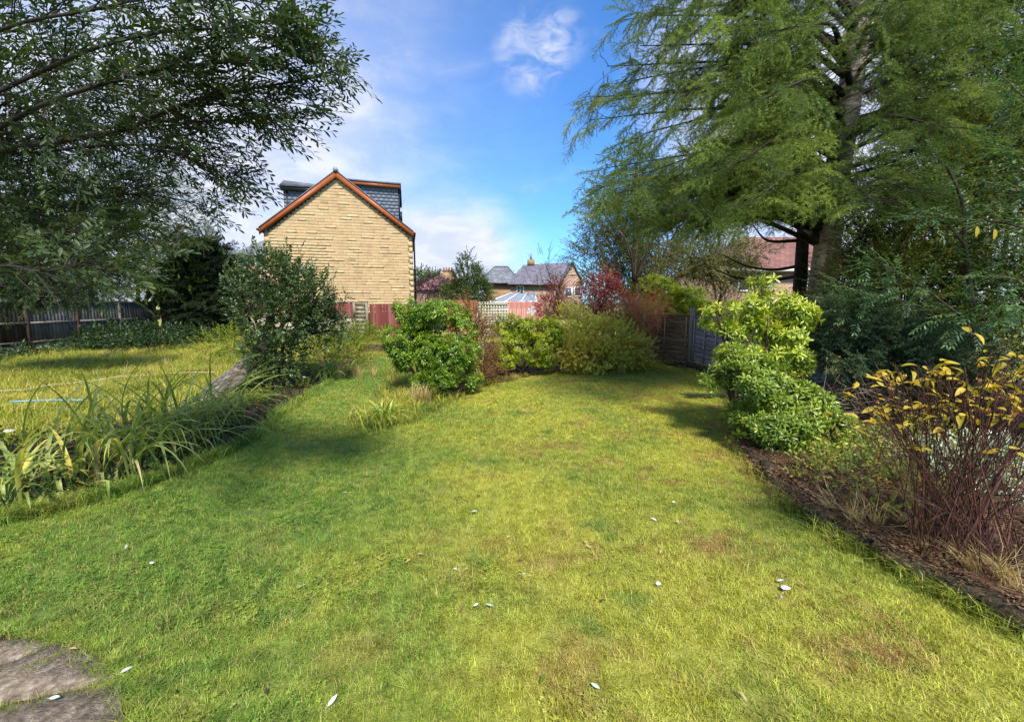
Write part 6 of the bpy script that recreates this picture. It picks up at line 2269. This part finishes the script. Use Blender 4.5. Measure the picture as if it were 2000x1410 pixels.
for pl, Yk, r_ in cl:
    c_ = curve([P(a, c, Yk + .1 * i) for i, (a, c) in enumerate(pl)], 6)
    mb = MB(); mb.tube(c_, np.linspace(r_, r_ * .25, len(c_)), 6); mb.build('branch', 'bark_brown', cot, True)
    T = np.gradient(c_, axis=0)
    for i in range(4, len(c_), 1):
        for _ in range(1 if Yk < 5 else 2):
            d = nrm(nrm(T[i]) * random.uniform(.6, 1) + rng.normal(0, .42, 3))
            CP.append(c_[i]); CD.append(d)
CP, CD = np.array(CP), np.array(CD)
lbs = [lobe(2010, 330, 5.0, 60, 120, .4), lobe(2000, 560, 4.9, 70, 60, .4), lobe(1750, 560, 5.7, 70, 40, .35), lobe(1900, 610, 5.2, 70, 40, .4), lobe(1660, 600, 6.0, 40, 30, .3), lobe(2040, 180, 5.2, 60, 80, .4), lobe(2040, 430, 5, 60, 60, .4)]
pts, d, idx = in_lobes(lbs, 330, .4)
CP = np.vstack([CP, pts]); CD = np.vstack([CD, nrm(d * .5 + np.array([-.7, -.2, -.05]) + rng.normal(0, .3, d.shape))])
mats_ = [frame(v, (0, 0, 1), random.gauss(0, .25)) for v in CD]
dist = CP[:, 1]
fr = np.argsort(dist)[:17]
explode(S['coton'], CP[fr], [mats_[i] for i in fr], np.ones(17) * 1.0, cot, 190)
keep = np.setdiff1d(np.arange(len(CP)), fr)
scatter('foliage', S['coton'], CP[keep], [mats_[i] for i in keep], rng.uniform(.75, 1.1, len(keep)), cot, kind='stuff')
# two yellow leaves on it
for (px, py) in ((1908, 450), (1943, 455)):
    mb = MB(); v, f = leaf_geo(.11, .045, 2, .1, .15)
    M = frame((.05, -.1, -1), (0, -1, .1)); mb.add(np.array(v) @ M.T + P(px, py - 8, 4.3), f, .5)
    mb.build('leaf', 'leaf_gold', cot, True, label='single yellow leaf')

# brown stemmed bush with yellow leaves
gb = G(1880, 1075, .18)
ylw = thing('yellow_leaved_bush', 'upright bush of many reddish brown stems with a few large yellow leaves', 'shrub', gb)
tips = []
tipd = []
random.seed(21)
for k in range(130):
    a = gb + np.array([random.gauss(0, .17), random.gauss(.05, .14), -.02])
    tx = random.uniform(1650, 2130)
    ty = 680 + abs(tx - 1950) * .22 + random.expovariate(1 / 75)
    Ye = gb[1] + random.gauss(.05, .3)
    e = P(tx, min(ty, 960), max(2.5, Ye))
    m_ = a * .45 + e * .55 + np.array([0, 0, .06]) + rng.normal(0, .03, 3)
    c_ = curve([a, m_, e], 6)
    mb = MB()
    r_ = random.uniform(.0022, .0058)
    mb.tube(c_, np.linspace(r_, r_ * .4, len(c_)), 5, random.random())
    s_ = mb.build('stem', 'stem_red', ylw, True)
    tips.append(c_[-1]); tipd.append(nrm(c_[-1] - c_[-3]))
    for fk in range(2):
        a2 = c_[random.randint(6, len(c_) - 3)]
        e2 = a2 + nrm(nrm(e - a) + rng.normal(0, .35, 3)) * random.uniform(.15, .4)
        m5 = MB()
        m5.tube([a2, (a2 + e2) / 2 + rng.normal(0, .012, 3), e2], [r_ * .6, r_ * .45, r_ * .3], 4)
        m5.build('side_stem', 'stem_red', ylw, True)
        if random.random() < .4:
            tips.append(e2); tipd.append(nrm(e2 - a2))
    if random.random() < .5:
        tips.append(c_[-4]); tipd.append(nrm(c_[-1] - c_[-3] + rng.normal(0, .3, 3)))
side = MB()
for k in range(230):
    j = random.randrange(len(tips))
    a = tips[j]
    e = a + nrm(tipd[j] + rng.normal(0, .6, 3)) * random.uniform(.06, .22) - np.array([0, 0, random.uniform(0, .12)])
    side.tube([a - tipd[j] * random.uniform(0, .4), (a + e) / 2, e], [.0028, .002, .001], 3)
side.build('twigs', 'stem_red', ylw, kind='stuff')
lmY = []
for k in range(6):
    mb = MB(); v, f = leaf_geo(.08, .034, 2, random.uniform(.1, .7), random.uniform(.1, .45), 0, .42); mb.add(v, f, k / 5)
    lmY.append(mb.mesh('leaf', 'leaf_gold', True))
tips_s = sorted(range(len(tips)), key=lambda i: proj(tips[i])[1] + random.uniform(0, 330))[:150]
for j in tips_s:
    for q_ in range(random.choice([2, 2, 3, 4])):
        a = random.uniform(0, 6.28)
        d = nrm(np.array([math.cos(a), math.sin(a) * .8, random.gauss(-.15, .45)]) + tipd[j] * .3)
        A = np.eye(4); A[:3, :3] = frame(d, (random.gauss(0, .4), random.gauss(-.3, .4), 1)) * random.uniform(.4, 1.15); A[:3, 3] = tips[j] + rng.normal(0, .02, 3)
        link('leaf', random.choice(lmY), ylw, matrix=A.tolist())
# variegated shrub
lb = [lobe(1960, 930, 3.6, 80, 50, .3), lobe(1900, 900, 3.9, 70, 30, .3), lobe(2060, 960, 3.3, 80, 60, .35), lobe(1800, 900, 4.2, 40, 25, .25), lobe(1810, 960, 3.8, 35, 18, .2)]
plant('variegated_shrub', 'white and green variegated shrub behind the red brown stems at the right edge', 'shrub', G(1960, 990, .2) + [0, .3, 0], lb, S['variegated'], 340, (.7, 1.1), .4, .5, .01, 30, dens=1.6)
# geranium plants with pink flowers
lb = [lobe(1600, 922, 3.98, 45, 28, .25), lobe(1660, 935, 3.85, 60, 38, .3), lobe(1720, 915, 4.0, 50, 35, .3), lobe(1730, 990, 3.3, 60, 28, .25), lobe(1790, 960, 3.5, 50, 35, .3), lobe(1690, 890, 4.35, 90, 40, .4), lobe(1800, 870, 4.5, 90, 50, .5)]
gr = plant('geranium_plants', 'low green and russet geranium plants with tiny pink flowers inside the stone edging', 'plant', G(1660, 985, .15), lb, S['geranium'], 230, (.6, 1.0), .5, .5, .004, 80, 'twig_pale', dens=3.6)
fm = MB()
for k in range(5):
    a = k * 1.2566
    v, f = leaf_geo(.014, .012, 0, .1, .1, 0, .6)
    fm.add(np.array(v) @ frame((math.cos(a), math.sin(a), .25), (0, 0, 1)).T, f, .5)
fm = fm.mesh('flower', 'petal_pink')
for (px, py) in [(1570, 940), (1608, 955), (1660, 925), (1610, 915), (1690, 915), (1655, 940), (1705, 945), (1583, 925)]:
    g = P(px, py, 4.0)
    A = np.eye(4); A[:3, :3] = frame((1, 0, 0), (random.gauss(0, .3), -.8, .6)) * random.uniform(1, 1.7); A[:3, 3] = g
    link('flower', fm, gr, matrix=A.tolist())
# rose by the orange bush
rs = thing('rose', 'single pink red rose on a thin pale stem below the orange bush', 'flower', G(1262, 708))
pr_ = P(1245, 652, 12.0)
mb = MB(); mb.tube([G(1262, 708), P(1248, 680, 12.1), pr_], [.012, .009, .006], 5); mb.build('stem', 'twig_pale', rs)
mb = MB()
for k in range(12):
    a = k * 2.4; e = .2 + k * .09
    v, f = leaf_geo(.07, .07, 1, -.4, .2, 0, .6)
    mb.add(np.array(v) @ frame((math.cos(a) * math.cos(e), math.sin(a) * math.cos(e), math.sin(e)), (-math.cos(a) * math.sin(e), -math.sin(a) * math.sin(e), math.cos(e))).T + pr_, f, k / 12)
mb.build('flower_head', 'petal_pink', rs)
wf = thing('white_flowers', 'cluster of white flowers at the left of the tall reed leaves', 'flower', (P(1037, 640, 13.2)[0], 13.2, 0))
for (px, py) in [(1033, 603), (1040, 600), (1036, 608), (1044, 607), (1031, 610), (1041, 612)]:
    c_ = P(px, py, 13.2)
    mb = MB()
    for k in range(7):
        a = k * .9
        v, f = leaf_geo(.06, .035, 0, .1, .1)
        mb.add(np.array(v) @ frame((math.cos(a), -.3, math.sin(a)), (0, -1, 0)).T + c_, f, .5)
    mb.build('flower_head', 'petal_white', wf)
    mb = MB(); mb.tube([c_, [c_[0] + .05, c_[1] + .05, .4]], [.006, .008], 4); mb.build('stem', 'blade_green', wf)

# fallen conifer branch on lawn
fb_ = thing('fallen_branch', 'fallen dark conifer branch lying on the lawn by the green whorled shrub', 'branch', G(1380, 776))
c_ = curve([G(1325, 771) + [0, 0, .03], G(1360, 777) + [0, 0, .05], G(1400, 777) + [0, 0, .06], G(1440, 772) + [0, 0, .05]], 6)
mb = MB(); mb.tube(c_, np.linspace(.008, .014, len(c_)), 5); mb.build('stem', 'bark_dark', fb_)
pp, dm = [], []
for q_ in c_[5:]:
    for _ in range(3):
        pp.append(q_); dm.append(frame(nrm([random.gauss(-.8, .4), random.gauss(0, .5), .12]), (0, 0, 1)))
scatter('needles', S['juniper'], np.array(pp), dm, rng.uniform(.6, 1, len(pp)), fb_, kind='stuff')

# ------------------------------------------------------------------ litter in the left garden
bh = thing('blue_pipe', 'pale blue plastic pipe lying in the rough grass of the left garden', 'pipe', G(90, 802))
mb = MB(); mb.tube(curve([G(22, 803) + [0, 0, .17], G(90, 800) + [0, 0, .17], G(165, 797) + [0, 0, .15]], 5), .017, 8); mb.build('tube', 'blue_hose', bh, True)
rp = thing('rope', 'long pale rope lying straight across the rough left garden', 'rope', G(200, 765))
c_ = curve([G(-40, 783), G(60, 772), G(160, 758), G(300, 742), G(420, 738)], 8)
c_[:, 2] = .15 + .012 * np.sin(np.arange(len(c_)) * .7) + rng.normal(0, .004, len(c_))
mb = MB(); mb.tube(c_, .010, 5); mb.build('strand', 'rope', rp, True)


def crumple(name, label, g, s, mat='plastic_white', squash=.45, cat='litter'):
    t = thing(name, label, cat, g)
    mb = MB()
    N, M_ = 8, 5
    V, F = [], []
    for i in range(M_ + 1):
        for j in range(N):
            th, ph = 2 * math.pi * j / N, math.pi * i / M_
            r_ = s * random.uniform(.6, 1.1)
            V.append(g + np.array([r_ * math.cos(th) * math.sin(ph) * 1.4, r_ * math.sin(th) * math.sin(ph), s * squash * (1 + math.cos(ph)) * random.uniform(.8, 1.1)]))
    for i in range(M_):
        for j in range(N):
            j2 = (j + 1) % N
            F.append((i * N + j, (i + 1) * N + j, (i + 1) * N + j2, i * N + j2))
    mb.add(V, F)
    mb.build('sheet', mat, t)


crumple('paper_scrap', 'crumpled white paper at the far left edge behind the strap leaves', G(18, 852) + [0, 0, .05], .06)
crumple('paper_scrap', 'pale blue white scrap lying near the long rope in the rough grass', G(170, 762) + [0, 0, .06], .05)
crumple('paper_scrap', 'small white scrap in the grass left of the leaning trunk', G(422, 752) + [0, 0, .06], .07)
crumple('pebble', 'round white pebble on the lawn right of centre', G(1285, 1148) + [0, 0, .025], .016, squash=.6, cat='pebble')
crumple('paper_scrap', 'small folded white scrap on the right of the lawn near the stone edging', G(1533, 1155) + [0, 0, .025], .024, squash=.3)
crumple('paper_scrap', 'tiny white crumb on the shaded left of the lawn', G(298, 1108) + [0, 0, .03], .012, squash=.7)
bowl = thing('fallen_stick', 'bare grey stick lying in the grass in front of the bramble mound', 'stick', G(210, 692))
mb = MB(); mb.tube(curve([G(190, 702) + [0, 0, .1], G(220, 697) + [0, 0, .16], G(236, 694) + [0, 0, .12]], 5), [.03] * 11, 5); mb.build('stick', 'twig_pale', bowl)
mbk = MB()

# fallen leaves on the lawn
FL = [((245, 1080), 'silver', 'silvery fallen leaf on the shaded lawn, the farthest left of them'),
      ((595, 1150), 'silver', 'silvery fallen leaf on the lawn left of centre'),
      ((1272, 1018), 'white', 'white upturned fallen leaf, left one of a close pair on the lawn'),
      ((1326, 1027), 'white', 'white upturned fallen leaf, right one of a close pair on the lawn'),
      ((1312, 986), 'silver', 'grey fallen leaf just beyond the white pair on the lawn'),
      ((1172, 1356), 'silver', 'large silvery fallen leaf near the bottom centre of the lawn'),
      ((520, 1368), 'brown', 'red brown fallen leaf near the bottom of the lawn'),
      ((345, 1365), 'lime', 'bright lime green leaf low on the left of the lawn'),
      ((98, 1378), 'silver', 'pale narrow fallen leaf lying on the front paving slab'),
      ((236, 1328), 'silver', 'pale curled leaf at the right corner of the paving'),
      ((640, 1392), 'silver', 'grey fallen leaf at the very bottom left of centre'),
      ((920, 1006), 'silver', 'small pale leaf on the lawn just left of centre'),
      ((670, 968), 'silver', 'small pale leaf on the lawn near the shade edge'),
      ((1940, 1288), 'straw', 'straw coloured leaf near the right edge of the lawn'),
      ((1440, 1360), 'straw', 'curled straw leaf near the bottom right of the lawn'),
      ((1055, 1345), 'lime', 'upright green blade like leaf left of the large silvery leaf'),
      ((152, 1280), 'straw', 'pale yellow leaf tip at the joint where paving meets grass')]
MM = {'silver': 'leaf_silver', 'white': 'petal_white', 'brown': 'leaf_litter', 'lime': 'leaf_yellowgreen', 'straw': 'blade_dry'}
fl_cache = {}


def fallen(px, py, kind, label, s=1.0, group='fallen leaves on the lawn'):
    g = G(px, py)
    z = .034 if not inpoly(np.array([g[:2]]), pav)[0] else .042
    if kind not in fl_cache:
        fl_cache[kind] = []
        for k in range(3):
            mb = MB(); v, f = leaf_geo(.062, .02, 2, random.uniform(-.3, .3), random.uniform(.1, .4), 0, .5); mb.add(v, f, .3 + .3 * k)
            mb.tube([(0, -.012, 0), (0, .002, 0)], .0012, 3, .2)
            fl_cache[kind].append(mb.mesh('fallen_leaf', MM[kind], True))
    o = bpy.data.objects.new('fallen_leaf', random.choice(fl_cache[kind]))
    col.objects.link(o)
    a = random.uniform(0, 6.28)
    M3 = frame((math.cos(a), math.sin(a), random.gauss(0, .15)), (random.gauss(0, .25), random.gauss(-.2, .25), 1)) * s
    A = np.eye(4); A[:3, :3] = M3; A[:3, 3] = [g[0], g[1], z]
    o.matrix_basis = Matrix(A.tolist())
    o['label'] = label
    o['category'] = 'leaf'
    o['group'] = group


for (px, py), kind, lab in FL:
    fallen(px, py, kind, lab, random.uniform(.7, .95))
# small yellow leaves scattered further out
random.seed(5)
n = 0
while n < 36:
    px, py = random.uniform(620, 1700), random.uniform(740, 1200)
    g = G(px, py)
    if inpoly(np.array([g[:2]]), lawn)[0]:
        fallen(px, py, random.choice(['straw', 'straw', 'brown', 'silver']), 'tiny fallen leaf scattered on the lawn', random.uniform(.5, .9), 'tiny leaves scattered over the lawn')
        n += 1
print('objects', len(scene.objects))
